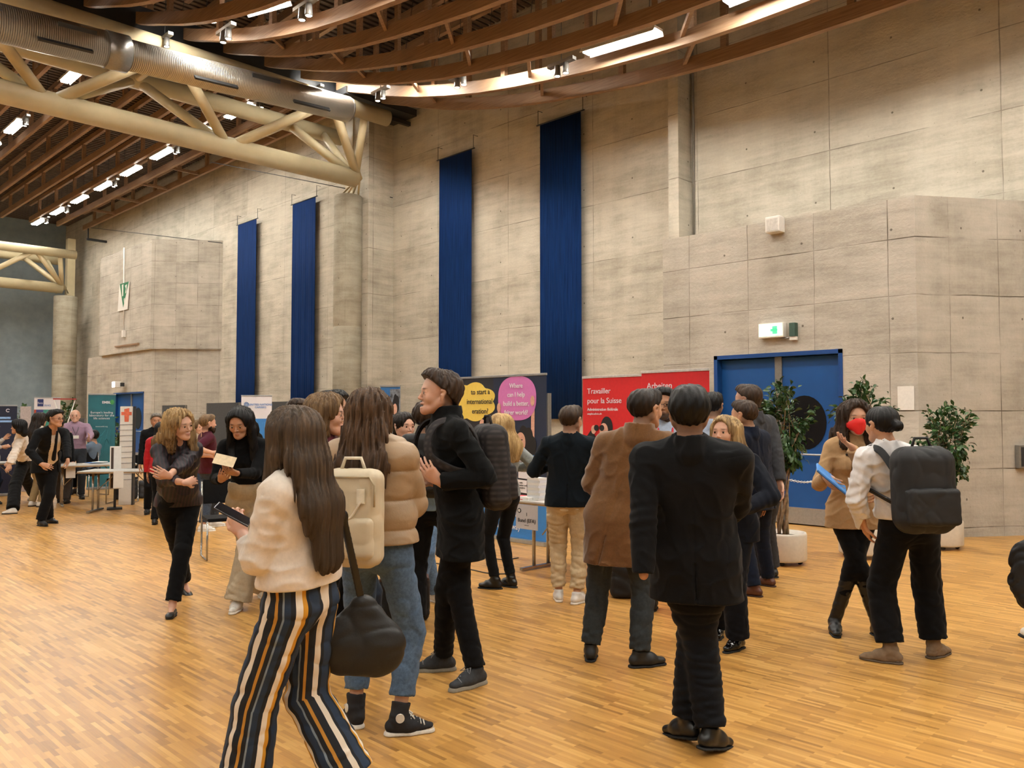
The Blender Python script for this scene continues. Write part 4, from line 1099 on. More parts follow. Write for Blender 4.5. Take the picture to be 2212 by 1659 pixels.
# escape sign on the far box
q_ = onX(266, 640, BX - .05)
e = empty('escape_sign', q_, 0, 'white sheet with a green escape-route triangle on the far concrete box', 'sign')
tl, tr, br_, bl = [onX(x, y, BX - .05) - q_ for x, y in ((258, 614), (279, 608), (275, 668), (254, 673))]
m = MB(); f = [m.bm.verts.new(v) for v in (tl, tr, br_, bl)]; b_ = [m.bm.verts.new(v + Vector((.02, 0, 0))) for v in (tl, tr, br_, bl)]
m.bm.faces.new(f); m.bm.faces.new(b_[::-1])
for i in range(4): m.bm.faces.new((f[i], f[(i + 1) % 4], b_[(i + 1) % 4], b_[i]))
m.build('board', M_WHITE, e)
GP = simple('sign_green', '#1f6b45', .6)
def tri(pts, mm, nm, dx): 
    m = MB(); f = [m.bm.verts.new(Vector(p) + Vector((-dx, 0, 0))) for p in pts]; m.bm.faces.new(f); b = [m.bm.verts.new(Vector(p) + Vector((-dx + .003, 0, 0))) for p in pts]; m.bm.faces.new(b[::-1])
    n = len(f)
    for i in range(n): m.bm.faces.new((f[i], b[i], b[(i + 1) % n], f[(i + 1) % n]))
    m.build(nm, mm, e)
tri([tl + (tr - tl) * .04, tl + (tr - tl) * .97, bl + (br_ - bl) * .58 + Vector((0, 0, .1))], GP, 'green_triangle', .004)
c0 = tl * .5 + tr * .5; hU = (tr - tl)
tri([c0 - hU * .22 + Vector((0, 0, -.06)), c0 - hU * .07 + Vector((0, 0, -.04)), c0 - hU * .07 + Vector((0, 0, -.48)), c0 - hU * .17 + Vector((0, 0, -.5))], M_WHITE, 'door_symbol', .008)
tri([c0 + hU * .1 + Vector((0, 0, -.12)), c0 + hU * .3 + Vector((0, 0, -.08)), c0 + hU * .24 + Vector((0, 0, -.38)), c0 + hU * .14 + Vector((0, 0, -.42)), c0 + hU * .2 + Vector((0, 0, -.24))], M_WHITE, 'runner_symbol', .008)
tri([c0 + Vector((0, 0, -.6)), c0 + hU * .1 + Vector((0, 0, -.58)), c0 + hU * .06 + Vector((0, 0, -.85))], M_WHITE, 'arrow_symbol', .008)
o = MB().tube([onX(268, 535, BX - .03), onX(267, 716, BX - .03)], .02, 6).build('conduit', M_WHITE); tag(o, 'thin pale conduit running down behind the escape sign', 'conduit')
o = MB().box((0, 0, 0), (.05, .09, .13), bev=.01).build('junction_box', M_WHITE, None, onX(267, 721, BX - .06)); tag(o, 'small white box under the escape sign', 'box')
a_, b_ = onX(249, 749, BX - .04), onX(299, 742, BX - .04)
o = MB().beam(Vector((0, 0, 0)), b_ - a_, .06, .05).build('wooden_ledge', M_WOOD, None, a_); tag(o, 'narrow brown wooden ledge below the escape sign', 'ledge')
q_ = onX(264, 831, BX)
e = empty('wall_floodlight', q_, 0, 'bright white floodlight on the wall above the far blue doors', 'floodlight')
MB().box((-.16, .1, 0), (.12, .14, .12), bev=.03).build('casing', M_WHITE, e); MB().box((-.285, .1, 0), (.006, .12, .1)).build('lens', emit('flood', (1, .97, .9), 5), e)
MB().box((-.04, -.12, 0), (.06, .05, .07)).build('bracket', M_DARK, e)
# ================================================================== the crowd
SK1 = ('skin_fair', '#cfa38b', '#a8625a'); SK2 = ('skin_light', '#c39678', '#a85a50'); SK3 = ('skin_tan', '#ad7f60', '#8f4f43'); SK4 = ('skin_olive', '#b88b6e', '#9a5548')
BLK = cloth('black_wool', '#0d0e10', .9, .12); BLK2 = cloth('black_trouser', '#0a0a0c', .85, .1); NAVY = cloth('navy_suit', '#131a2a', .85, .1)
CHAR = cloth('charcoal_trouser', '#323638', .85, .1); GREYS = cloth('grey_suit', '#3a3b3f', .85, .08)
LEA = simple('black_leather', '#121110', .35, 0, .1, 40, .2, 60, .001); WSH = simple('white_leather', '#d9d5ce', .5, var=.03); DKSH = simple('dark_shoe', '#1c1a18', .5)
LACEW = simple('white_lace', '#e4e0d8', .7); LACEG = simple('grey_lace', '#77777a', .7)
H_DK = hairmat('hair_black', '#060505', '#120e0c', .4); H_BR = hairmat('hair_brown', '#22160e', '#44301f', .5); H_DB = hairmat('hair_dark_brown', '#130c08', '#2a1c12', .45)
H_BL = hairmat('hair_blond', '#8a6b42', '#d2b37c', .5); H_LB = hairmat('hair_light_brown', '#4b3825', '#8c6f4b', .5)
H_LG1 = hairmat('hair_long_brown', '#2f2117', '#6b5038', .55, (1.62, 1.2)); H_LG2 = hairmat('hair_walking', '#32271d', '#6a5540', .45, (1.6, 1.1)); H_GY = hairmat('hair_grey', '#4a4540', '#8b857c', .5)
H_BL2 = hairmat('hair_ash_blond', '#5c4630', '#cfae78', .55, (1.6, 1.3))
PEOPLE = {}

def striped(name, base, cols, axis='x', n=1.0):
    q = NT(name); at = q.n('ShaderNodeAttribute', attribute_name='stripe')
    f = q.math('FRACT', at.outputs['Fac']); cr = q.n('ShaderNodeValToRGB'); cr.color_ramp.interpolation = 'CONSTANT'; e = cr.color_ramp.elements
    while len(e) < len(cols): e.new(.5)
    for i, (p_, c) in enumerate(cols): e[i].position = p_; e[i].color = lin(c)
    q.l(f, cr.inputs[0]); q.l(cr.outputs[0], q.b.inputs['Base Color']); q.b.inputs['Roughness'].default_value = .8
    q.bump(q.noise(q.coord(), 300, 2), .2, .002); return q.m

# ---- 1 woman in striped trousers walking to the left
p = Person('woman in white blouse and striped trousers walking left', 668, 3.25, 884, -56, [('p', 520, 1765, 6, 0), ('p', 762, 1750, 0, 25, .04)], head=638, female=True, res=.006, chest=0, hdir=14)
p.pose_arm(0, p.at(527, 1150, .12), (-.6, -.6, -.9), hd=(-.1, .35, .9), pn=(.6, .4, .2), curl=.9)
p.pose_arm(1, p.loc(at_depth(600, 1180, 3.75)), (.5, -.5, -.8), hd=(-.3, .6, .5), pn=(-.8, 0, .3), curl=.8)
p.body(SK1, '#2a1c14')
BLOUSE = cloth('white_blouse', '#ded3c6', .7, .04, .2, 200)
p.top('blouse', BLOUSE, .018, 1.0, (.064, .066, .046), .62, fold=.0045, tuck=.03, wa=.018, seed=5)
def stripeattr(p):
    def f(P):
        P = P.astype(float); best = None; out = np.zeros(len(P))
        dm = np.full(len(P), 9.)
        for i in (0, 1):
            segs = [(p.hip[i] + V3(0, 0, .3), p.hip[i]), (p.hip[i], p.knee[i]), (p.knee[i], p.ank[i])]
            for a, b in segs:
                ab = b - a; t = np.clip(((P - a) @ ab) / (ab @ ab), 0, 1); d = P - a - t[:, None] * ab; r = np.linalg.norm(d, axis=1)
                r = r + np.where(P[:, 0] * (1 if i else -1) < 0, .02, 0)
                m = r < dm; dm = np.where(m, r, dm)
                ang = np.arctan2(d[:, 0] * (1 if i else -1), -d[:, 1]) / (2 * PI) + .5
                out = np.where(m, ang, out)
        return dict(stripe=out * 2.5 + .13)
    return f
ST = striped('striped_trousers', '', [(0, '#0d1119'), (.07, '#d8cbb9'), (.17, '#0c0f16'), (.23, '#1a2c42'), (.40, '#0c0f16'), (.46, '#c98e22'), (.53, '#e2d8c8'), (.63, '#12151c'), (.70, '#1a2c42'), (.80, '#77828c'), (.83, '#10131a'), (.90, '#b5802c'), (.95, '#10131a')])
p.trousers(ST, .012, (.105, .094, .112), .10, 1.03, .005, attrs=stripeattr(p))
F = Field(); F.cap(p.up(.14, -.05), p.up(.16, -.05), .112, None, .03, .85, p.cf).cap(p.up(.14, .05), p.up(.16, .05), .112, None, .03, .85, p.cf)
p.shoes('sneaker', WSH, '#d9d5ce')
p.hair(H_LG2, 'long', .016, .37, wav=.0035, side=.02, front=True)
PEOPLE['striped'] = p

# ---- 2 woman in a beige puffer jacket
p = Person('woman with long brown hair in a beige puffer jacket and blue jeans, back turned', 800, 4.2, 845, 20, [('p', 768, 1566, -37), ('p', 862, 1586, 66)], head=794, female=True, res=.0065, w=1.0, hdir=-6)
p.pose_arm(0, p.at(750, 1115, .38), (-1, -.1, -.5), curl=.6); p.pose_arm(1, p.at(850, 1100, .36), (.8, -.3, -.7), curl=.6)
p.body(SK1)
PUF = simple('beige_puffer', '#9d8468', .45, 0, .05, 8, .25, 60, .004, 0, .4)
p.top('puffer_jacket', PUF, .050, .97, (.086, .096, .060), .96, fold=.002, collar=(.085, .07), puff=.016, wa=.03, seed=9)
DEN = cloth('blue_denim', '#50647c', .85, .16, .6, 260)
DENF = DEN
p.trousers(DEN, .010, (.098, .074, .064), .185, 1.05, .004)
p.shoes('sneaker', simple('black_canvas', '#17161a', .8), '#ded9d0', .075, LACEW)
p.hair(H_LG1, 'long', .018, .31, wav=.006, side=-.005)
PEOPLE['puffer'] = p
for sh_ in [o for o in p.e.children if o.name.startswith('shoe')]:
    i = 0 if sh_.name == sorted(o.name for o in p.e.children if o.name.startswith('shoe'))[0] else 1
    F = Field(); Z_ = V3(0, 0, 1); F.cap(p.ank[i] + p.toe[i] * .135 * p.s - Z_ * .058, p.ank[i] + p.toe[i] * .152 * p.s - Z_ * .062, .029, .026, .01, .8, Z_); F.plane(p.ank[i] + p.toe[i] * .118 * p.s, -p.toe[i]); F.plane(p.ank[i] - Z_ * .075, -Z_)
    P_, Q_ = F.mesh(.006); npmesh('toe_cap', P_, Q_, simple('rubber_white', '#d9d4ca', .5), sh_)
    sv = np.cross(p.toe[i], Z_); M = MB(); c_ = p.ank[i] + Z_ * .01; M.tube([Vector(c_ + sv * (-.052 if i == 0 else .052)), Vector(c_ - sv * .0 + sv * (-.04 if i == 0 else .04))], .022, 16); M.build('ankle_patch', simple('rubber_white', '#d9d4ca', .5), sh_)

# ---- 3 young man in the long black coat
p = Person('talking young man with tousled brown hair in a long black coat', 988, 5.05, 805, -104, [('p', 958, 1448, 10), ('p', 1027, 1480, -24)], head=948, res=.0055, hdir=0, hpitch=4, w=1.0, chest=-4)
p.mouth = .0095
# facing image-left: his right arm is the far one
p.pose_arm(0, p.at(952, 1040, -.18), (-.5, -.9, -.7), hd=(.15, .6, .85), pn=(.75, -.5, .3), curl=.5)
p.pose_arm(1, p.at(935, 1040, .2), (.4, -.9, -.6), hd=(-.1, .8, .6), pn=(-.9, 0, .3), curl=.5)
p.body(SK1, '#33231a')
COAT = cloth('black_coat', '#0e0f10', .95, .12, .6, 300)
p.top('coat', COAT, .022, .69, (.068, .060, .050), .97, flare=.02, fold=.005, collar=(.082, .075), open_=(.03, .02, 1.62, 1.05), seed=2, neck=.066)
F = Field(); p.trunk(F, .006); p.neckhole(F, .062, 0); F.plane(V3(0, 0, 1.0), V3(0, 0, -1)); p.add('shirt', F, cloth('grey_shirt', '#9ba0a4'))
p.trousers(BLK2, .008, (.092, .068, .056), .10, 1.0, .004)
HIK = simple('dark_grey_shoe', '#2c2f33', .75, 0, .12, 60, .4, 200, .002)
p.shoes('hiker', HIK, '#8d887c', 0, LACEG)
p.hair(H_BR, 'mop', .017, wav=.006, line=.012)
PEOPLE['coat'] = p

# ---- 4 blond woman with folded arms
p = Person('smiling blond woman with folded arms in a dark striped blouse and black trousers', 368, 6.5, 885, 166, [('p', 372, 1328, 22), ('p', 398, 1282, -10, 25, .03)], head=384, female=True, res=.0065, hdir=-30, hpitch=-6, htilt=10, chest=-10)
p.gaze = -.1
p.pose_arm(0, p.at(356, 1038, -.27), (-.3, -.3, -1), hd=(.8, .2, .5), pn=(0, -.9, .2), curl=.5)
p.pose_arm(1, p.at(404, 1042, -.17), (.35, -.1, -1), hd=(-.9, -.45, .2), pn=(0, -.9, -.2), curl=.6)
p.body(SK1, '#8a6b4a')
q = NT('sheer_stripes'); w_ = q.n('ShaderNodeTexWave'); q.l(q.coord(), w_.inputs['Vector']); w_.inputs['Scale'].default_value = 11; w_.inputs['Distortion'].default_value = .6; w_.bands_direction = 'X'
q.l(q.ramp(w_.outputs[1], [(.3, lin('#15141a')), (.55, lin('#2b2a33')), (.75, lin('#16141a')), (.95, lin('#3a1f27'))]), q.b.inputs['Base Color']); q.b.inputs['Roughness'].default_value = .6
p.top('blouse', q.m, .018, .89, (.058, .064, .044), .62, flare=-.004, fold=.006, vneck=.16, seed=7, wa=.015)
p.trousers(BLK2, .008, (.096, .072, .064), .115, 1.0, .003)
p.shoes('flat', LEA)
p.hair(H_BL2, 'long', .015, .12, wav=.007, front=True)
F = Field(); F.box(p.up(.46, -.085, .128), np.stack([p.cr, p.cf, V3(0, 0, 1)]), (.027, .004, .02), .003, 0); p.add('name_badge', F, M_WHITE, .004)

# ---- 5 woman reading a sheet
p = Person('black-haired woman in black turtleneck and beige wide trousers, reading a sheet', 528, 6.75, 878, 188, [('p', 513, 1318, 8), ('p', 566, 1288, -16)], head=520, female=True, res=.0065, hdir=12, hpitch=-22)
p.gz = -.45
p.pose_arm(0, p.at(512, 1022, -.27), (-.4, -.4, -.9), hd=(.4, .8, .3), pn=(.3, -.2, .9), curl=.75)
p.pose_arm(1, p.at(480, 1036, -.24), (.4, -.4, -.9), hd=(-.2, .8, .5), pn=(-.3, 0, .9), curl=.7)
p.body(SK4, '#1a1210')
p.top('turtleneck', cloth('black_knit', '#0a0a0c', .95), .010, 1.072, (.056, .05, .04), .93, fold=.003, collar=(.056, .075), neck=.052, seed=4)
p.trousers(cloth('beige_trouser', '#b3a68f', .8, .05), .014, (.108, .104, .112), .085, 1.09, .006, zs=.5, seed=8)
p.shoes('sneaker', WSH, '#e2ded6', 0, LACEW)
p.hair(H_DK, 'long', .013, .24, wav=.003, front=True)
PEOPLE['reader'] = p

# ---- 16..20 the group behind
p = Person('woman with light brown bob in profile and maroon jacket, behind the long-haired women', 686, 4.95, 853, 108, [('p', 735, 1440, 0), ('p', 803, 1450, -40)], head=686, female=True, res=.006, hdir=-8)
p.body(SK1, '#4b3825'); p.top('jacket', cloth('maroon_wool', '#4b1b23'), .018, .9, seed=3, open_=(.03, .03, 1.5, 1.0)); p.trousers(cloth('dark_denim', '#2b3442')); p.shoes('sneaker', WSH, '#e2ded6', 0, LACEW)
F = Field(); p.trunk(F, .004); p.neckhole(F, .062, 0); F.plane(V3(0, 0, 1.0), V3(0, 0, -1)); p.add('shirt', F, cloth('grey_shirt', '#9ba0a4'))
p.hair(H_LB, 'bob', .016, .06, wav=.004)
p = Person('tall dark-haired man with dark glasses half hidden behind the woman in maroon', 712, 5.9, 848, 135, None, head=712, res=.008, hdir=-20)
p.body(SK4, '#0f0b09'); p.top('jacket', BLK, seed=6); p.trousers(BLK2); p.shoes('dress', DKSH); p.hair(H_DK, 'mop', .016, line=.01, wav=.005)
def glasses(p, col='#1a1a1c'):
    M = MB()
    for q_ in (-1, 1):
        c_ = [Vector(p.H(q_ * .031 + .021 * math.cos(a), .098, .003 + .014 * math.sin(a))) for a in [2 * PI * i / 14 for i in range(15)]]
        M.tube(c_, .0022, 5); M.tube([Vector(p.H(q_ * .052, .096, .006)), Vector(p.H(q_ * .079, .03, .008)), Vector(p.H(q_ * .08, -.005, .0))], .002, 5)
    M.tube([Vector(p.H(-.01, .1, .006)), Vector(p.H(.01, .1, .006))], .002, 5); M.build('glasses', simple('glasses_' + col.strip('#'), col, .3), p.e)
glasses(p)
p = Person('young woman with short black hair and a cream jacket, face just visible between two heads', 724, 6.7, 893, 170, None, head=724, female=True, res=.008)
p.body(SK4, '#0f0b09'); p.top('jacket', cloth('cream_jacket', '#cfc3ac'), .02, .9, collar=(.08, .04), seed=6); p.trousers(BLK2); p.shoes('sneaker', WSH); p.hair(H_DK, 'bob', .014)
p = Person('man with brown hair whose forehead shows behind the woman with the long dark hair', 640, 7.1, 864, 165, None, head=640, res=.009)
p.body(SK2, '#3b281b'); p.top('sweater', cloth('dark_grey_knit', '#33363b'), seed=1); p.trousers(BLK2); p.shoes('dress', DKSH); p.hair(H_BR, 'short', .012)
p = Person('young woman with tied-back dark hair, navy top and light jeans, near the talking man', 864, 6.95, 892, 158, [('p', 900, 1310, 10), ('p', 940, 1300, -20)], head=862, female=True, res=.007, hdir=-12)
p.body(SK1, '#1c120d'); p.top('sweater', cloth('navy_knit', '#111724'), .016, .92, seed=11); p.trousers(cloth('light_denim', '#66809f', .85, .2), .008, (.096, .07, .058), .09); p.shoes('sneaker', WSH, '#cfcac2'); p.hair(H_DB, 'tail', .009, wav=.003, line=-.004)
p = Person('man in light blue shirt with black backpack, seen from behind beside the talking man', 930, 6.05, 868, 12, [('p', 893, 1362, -60), ('p', 985, 1352, 25)], head=918, res=.007, hdir=20)
p.pose_arm(0, None); p.pose_arm(1, p.at(960, 1080, .4), (1, -.2, -.6))
p.body(SK2, '#3b281b'); p.top('shirt', cloth('light_blue_shirt', '#8fb2dc', .8), .012, .92, collar=(.068, .035), seed=12, cut=.9); p.trousers(BLK2, .012, (.098, .085, .10), .10, 1.0, .004)
p.shoes('pointed', LEA, '#0e0d0c', .08); p.hair(H_BR, 'short', .012, wav=.005)
PEOPLE['blue'] = p

# ---- 21 blond woman in the grey sweater
p = Person('blond woman in a light grey sweater, black jeans and heeled ankle boots at the table', 1084, 7.5, 896, -38, [('p', 1070, 1272, -38), ('p', 1104, 1268, -12)], head=1084, female=True, res=.0075, hdir=-28, hpitch=3)
p.pose_arm(0, p.at(1075, 1010, .35), (-1, -.3, -.7)); p.pose_arm(1, p.at(1105, 1010, .3), (1, -.4, -.7))
p.body(SK1, '#6b4f33'); p.top('sweater', cloth('light_grey_knit', '#8f9694', .95, .12, .9, 150, .3, .004), .018, .93, (.064, .058, .046), .95, seed=13)
p.trousers(cloth('black_jeans', '#0d0e10', .8), .006, (.09, .064, .05), .13, 1.0, .003); p.shoes('heel', LEA, '#0e0d0c', .16); p.hair(H_BL, 'long', .014, .17, wav=.003)

# ---- 22 man in navy overshirt and chinos
p = Person('man in a navy overshirt, cream chinos and white sneakers seen from behind', 1228, 6.95, 877, 3, [('p', 1207, 1298, -8), ('p', 1246, 1304, 30)], head=1232, res=.007, hdir=28, w=1.02)
p.pose_arm(0, p.at(1200, 1000, .32), (-1, -.5, -.7)); p.pose_arm(1, p.at(1268, 1095, .1), (1, -.6, .0), curl=.9)
p.body(SK2, '#3b281b', hands=(1, 0)); p.top('overshirt', cloth('dark_navy', '#0e161d', .92), .020, .86, (.066, .060, .050), .97, collar=(.068, .035), fold=.005, seed=14)
p.trousers(cloth('cream_chino', '#bba684', .85, .06), .012, (.104, .08, .062), .125, .95, .006, seed=15); p.shoes('sneaker', WSH, '#d9cfc4', 0, LACEW); p.hair(H_BR, 'fade', .008)
F = Field(); p.trunk(F, .014); F.plane(V3(0, 0, .85 * p.s), V3(0, 0, 1)).plane(V3(0, 0, .80 * p.s), V3(0, 0, -1)); p.add('undershirt', F, cloth('white_tee', '#d9d4cc'))

# ---- 23 man in the brown coat
p = Person('man with a fade haircut in a long camel brown coat and grey trousers, back turned', 1345, 5.3, 842, 14, [('p', 1276, 1424, -14), ('p', 1382, 1440, 52)], head=1400, res=.0065, w=1.08, hdir=32, chest=0)
p.pose_arm(0, p.at(1325, 1085, .32), (-.7, -.3, -.7)); p.pose_arm(1, p.at(1420, 1060, .32), (.5, -.3, -.9))
p.body(SK2, '#1f150f'); p.top('coat', cloth('camel_coat', '#6b4a2a', .95, .08, .6, 300, .35), .024, .635, (.074, .064, .054), .97, flare=.02, collar=(.092, .055), fold=.005, seed=16, neck=.075)
p.trousers(CHAR, .010, (.098, .078, .066), .10, 1.0, .005); p.shoes('dress', DKSH); p.hair(H_DB, 'fade', .009, wav=.003, line=.004)
PEOPLE['camel'] = p

# ---- 24 man in the black suit
p = Person('man in a black suit walking away in the foreground, legs crossing', 1480, 3.86, 837, 2, [('p', 1536, 1626, 36, 12, .02), ('p', 1484, 1602, -48, 12, .02)], head=1487, res=.006, w=1.17, hdir=-4)
p.pose_arm(0, p.at(1388, 1238, -.02), (-.25, -.9, .0), curl=1.2); p.pose_arm(1, p.at(1556, 1120, .40), (.55, -.6, -.8), curl=.8)
p.body(SK3, '#0c0908', hands=(0, 1)); SUIT = cloth('black_suit', '#0c0d10', .8, .08, .3, 400)
p.top('suit_jacket', SUIT, .020, .72, (.076, .064, .054), .98, flare=.018, collar=(.080, .045), fold=.004, seed=17, sh=.006, neck=.07)
p.trousers(cloth('black_suit_trouser', '#0b0c10', .8, .08), .012, (.108, .088, .076), .10, 1.0, .005, seed=5); p.shoes('dress', LEA, '#0c0b0a'); p.hair(H_DK, 'short', .014, wav=.003, line=-.006)
PEOPLE['suit'] = p

# ---- 25..29 group beyond the suit
p = Person('bearded dark-haired man with glasses and a red lanyard, half hidden between two men', 1437, 6.9, 841, 180, None, head=1437, res=.0075, hdir=10)
p.body(SK3, '#120d0a', stubble=.9); p.top('shirt', cloth('pale_blue_shirt', '#a9b7cc'), .012, .9, collar=(.066, .03)); p.trousers(BLK2); p.shoes('dress', DKSH); p.hair(H_DK, 'short', .014, wav=.005); glasses(p)
M = MB()
for q_ in (-1, 1): M.tube([Vector(p.up(.74, q_ * .06, .04)), Vector(p.up(.62, q_ * .05, .13)), Vector(p.up(.4, .0, .15))], .009, 6)
M.build('lanyard', simple('red_lanyard', '#c01f28', .6), p.e)
p = Person('man with a skin fade haircut in a light blue shirt, seen from behind', 1538, 7.9, 848, 6, None, head=1538, res=.008, hdir=8)
p.body(SK3); p.top('shirt', cloth('pale_blue_shirt', '#a9b7cc'), .014, .9, collar=(.068, .035)); p.trousers(NAVY); p.shoes('dress', DKSH); p.hair(H_DK, 'fade', .008)
p = Person('woman with long blond-tipped hair in a navy blazer, looking up beside the man in black', 1592, 5.6, 901, 200, [('p', 1594, 1402, 12), ('p', 1552, 1372, -18)], head=1568, female=True, res=.0065, hdir=8, hpitch=6, w=1.12)
p.pose_arm(0, p.at(1600, 1100, -.2), (-1, -.5, -.4)); p.pose_arm(1, p.at(1530, 1100, -.25), (1, -.3, -.6))
p.body(SK1, '#1f1510'); p.top('blazer', cloth('dark_navy_blazer', '#10141e', .85), .022, .80, (.076, .066, .052), .97, flare=.02, collar=(.075, .03), seed=18)
p.trousers(cloth('dark_navy_trouser', '#0b0d14', .85), .012, (.11, .092, .088), .085, 1.0, .004); p.shoes('dress', simple('patent', '#0b0a0a', .12), '#0b0a0a'); p.hair(H_BL2, 'long', .012, .2, wav=.004, front=True)
p = Person('short-haired man in navy suit and brown shoes, in front of the man in grey', 1622, 7.3, 866, -64, [('p', 1630, 1288, -5), ('p', 1660, 1266, 6)], head=1606, res=.0075, hdir=-6, chest=10)
p.body(SK2, '#2b1c14', stubble=.45); p.top('suit_jacket', NAVY, .022, .76, (.076, .066, .054), .97, collar=(.075, .04), seed=19); p.trousers(NAVY); p.shoes('dress', simple('brown_leather', '#5a3120', .4), '#3a2015'); p.hair(H_BR, 'fade', .009, wav=.004)
F = Field(); F.cap(p.nec + V3(0, 0, .0), p.nec + V3(0, 0, .075), .064, .06, .01, cb=True); p.neckhole(F, .066, 0); p.add('shirt_collar', F, M_WHITE)
p = Person('tall man in a grey suit with swept-back hair, standing by the left ficus', 1648, 7.9, 832, -52, [('p', 1655, 1262, -8), ('p', 1668, 1246, 20)], head=1614, res=.0075, hdir=-18)
p.pose_arm(1, p.at(1688, 1075, -.1), (.6, -1, 0)); p.pose_arm(0, p.at(1600, 1000, -.2), (-.6, -1, 0))
p.body(SK1, '#33231a'); p.top('suit_jacket', GREYS, .022, .80, (.080, .068, .056), .97, collar=(.075, .04), seed=20); p.trousers(cloth('grey_suit_trouser', '#343335'), .012, (.1, .08, .07)); p.shoes('dress', LEA); p.hair(H_BR, 'mop', .010, wav=.003, line=.004)

# ---- 30 woman with the red mask
p = Person('woman with red face mask, beige blazer and knee boots holding a blue tablet', 1828, 6.0, 868, 168, [('p', 1803, 1366, 6), ('p', 1896, 1374, -16)], head=1845, female=True, res=.0065, hdir=-4, chest=-6)
p.gaze = .0
p.pose_arm(0, p.at(1836, 962, -.30), (-.9, -.3, -.8), hd=(-.45, .5, .8), pn=(-.3, -.2, .9), curl=.4) if 0 else None
p.pose_arm(1, p.at(1783, 1030, -.2), (.25, -.5, -1), hd=(-.3, .7, -.4), pn=(-.7, .2, -.3), curl=.7)
p.pose_arm(0, p.at(1838, 965, -.26), (-.3, -.3, -1.4), hd=(.75, .4, .35), pn=(.0, .3, .9), curl=.35)
p.body(SK2, '#241811')
CAM = cloth('camel_blazer', '#ad8c66', .9, .05)
p.top('blazer', CAM, .014, .80, (.056, .052, .044), .92, flare=.02, fold=.004, open_=(.062, .045, 1.44, .8), seed=21, wa=.0)
F = Field(); p.trunk(F, .004); p.neckhole(F, .07, .07); F.plane(V3(0, 0, .9), V3(0, 0, -1)); p.add('top', F, cloth('black_top', '#131214'))
p.trousers(cloth('black_leggings', '#0a0a0c', .8), .006, (.088, .062, .05), .3, 1.0, .003); p.shoes('boot', LEA, '#0e0d0c', .40)
p.hair(H_BR, 'long', .020, .10, wav=.006, front=True)
H_ = p.H; F = Field(); F.cap(H_(0, .082, -.022), H_(0, .072, -.078), .040 * p.s, .031 * p.s, .03).cap(H_(-.040, .052, -.038), H_(.040, .052, -.038), .036 * p.s, None, .045)
F.plane(H_(0, .1, .004), p.hz); F.plane(H_(0, .03, 0), -p.hy); p.add('face_mask', F, simple('red_mask', '#e0201c', .6, var=.03), .004)
M = MB()
for k, (rr, zz) in enumerate(((.07, .70), (.085, .66), (.10, .62))):
    for j in range(9):
        a = (j / 8 - .5) * 2.0; v = p.up(zz - .05 * math.cos(a), math.sin(a) * rr, .07 + .06 * math.cos(a)); bmesh.ops.create_icosphere(M.bm, subdivisions=1, radius=.011, matrix=Matrix.Translation(Vector(v)))
M.build('necklace', simple('dark_beads', '#2a2523', .3, .4), p.e)
PEOPLE['mask'] = p
# ---- 31 woman with the black backpack
p = Person('woman with black hair bun, white shirt and black trousers wearing a backpack', 1945, 5.32, 879, -26, [('p', 1925, 1432, -62), ('p', 2018, 1420, 58)], head=1900, female=True, res=.0065, hdir=-18, w=1.08, chest=-2)
p.pose_arm(0, p.at(1862, 1135, .16), (-.9, -.5, -.4)); p.pose_arm(1, p.at(1900, 1060, .5), (1, -.3, -.6))
p.body(SK2, '#120d0a'); p.top('shirt', cloth('white_shirt', '#d6d3d2', .8, .03), .018, .98, (.066, .064, .050), .93, collar=(.074, .04), fold=.008, seed=22, tuck=.015)
p.trousers(cloth('black_wide_trouser', '#09090b', .85), .014, (.106, .094, .092), .135, 1.04, .004); p.shoes('pointed', simple('beige_suede', '#7b6650', .9, 0, .08), '#5a4a3a', .11)
p.hair(H_DK, 'bun', .006, wav=.0015)
PEOPLE['pack'] = p

# ---- far left groups
p = Person('man with glasses in a black suit and tie, hand on his hip, at the left', 108, 11.6, 886, 150, [('p', 88, 1136, 2), ('p', 105, 1130, -14)], head=120, res=.009, hdir=-18, w=1.05)
p.pose_arm(0, p.at(150, 1000, .0), (-1, -.3, -.3)); p.pose_arm(1, p.at(92, 1002, -.12), (.9, -.9, -.1), hd=(-.8, .5, -.2), pn=(0, -1, 0), curl=.5)
p.body(SK4, '#0f0b09'); p.top('suit_jacket', SUIT, .018, .80, (.066, .06, .05), .97, open_=(.06, .09, 1.5, .8), flare=.03, seed=23)
F = Field(); p.trunk(F, .012); p.neckhole(F, .06, 0); F.plane(V3(0, 0, .9), V3(0, 0, -1)); p.add('shirt', F, cloth('white_dress_shirt', '#d8ccbe'))
F = Field(); F.cap(p.up(.7, 0, .125), p.up(.12, 0, .165), .018, .034, .01, .4, p.cf); p.add('tie', F, cloth('dark_tie', '#14161f'))
p.trousers(BLK2, .012, (.1, .08, .072)); p.shoes('dress', LEA); p.hair(H_DK, 'short', .013, wav=.004); glasses(p, '#3a2520')
p = Person('dark-haired woman in a white blouse and wide black trousers walking left at the far left', 42, 13.1, 908, -84, [('p', 28, 1110, 0), ('p', 72, 1082, 0, 35, .08)], head=42, female=True, res=.010)
p.pose_arm(0, p.at(14, 1030, -.1), (-.3, -.8, 0)); p.pose_arm(1, p.at(20, 1000, .2), (.3, -.8, 0))
p.body(SK2, '#0f0b09'); p.top('blouse', BLOUSE, .024, .94, (.07, .066, .055), .95, flare=.05, fold=.008, seed=24); p.trousers(BLK2, .014, (.115, .105, .11), .09, 1.0, .004); p.shoes('sneaker', WSH); p.hair(H_DK, 'bob', .022)
p = Person('woman with long dark hair in a pale top behind the man in black suit', 82, 14.6, 893, 55, None, head=86, female=True, res=.012)
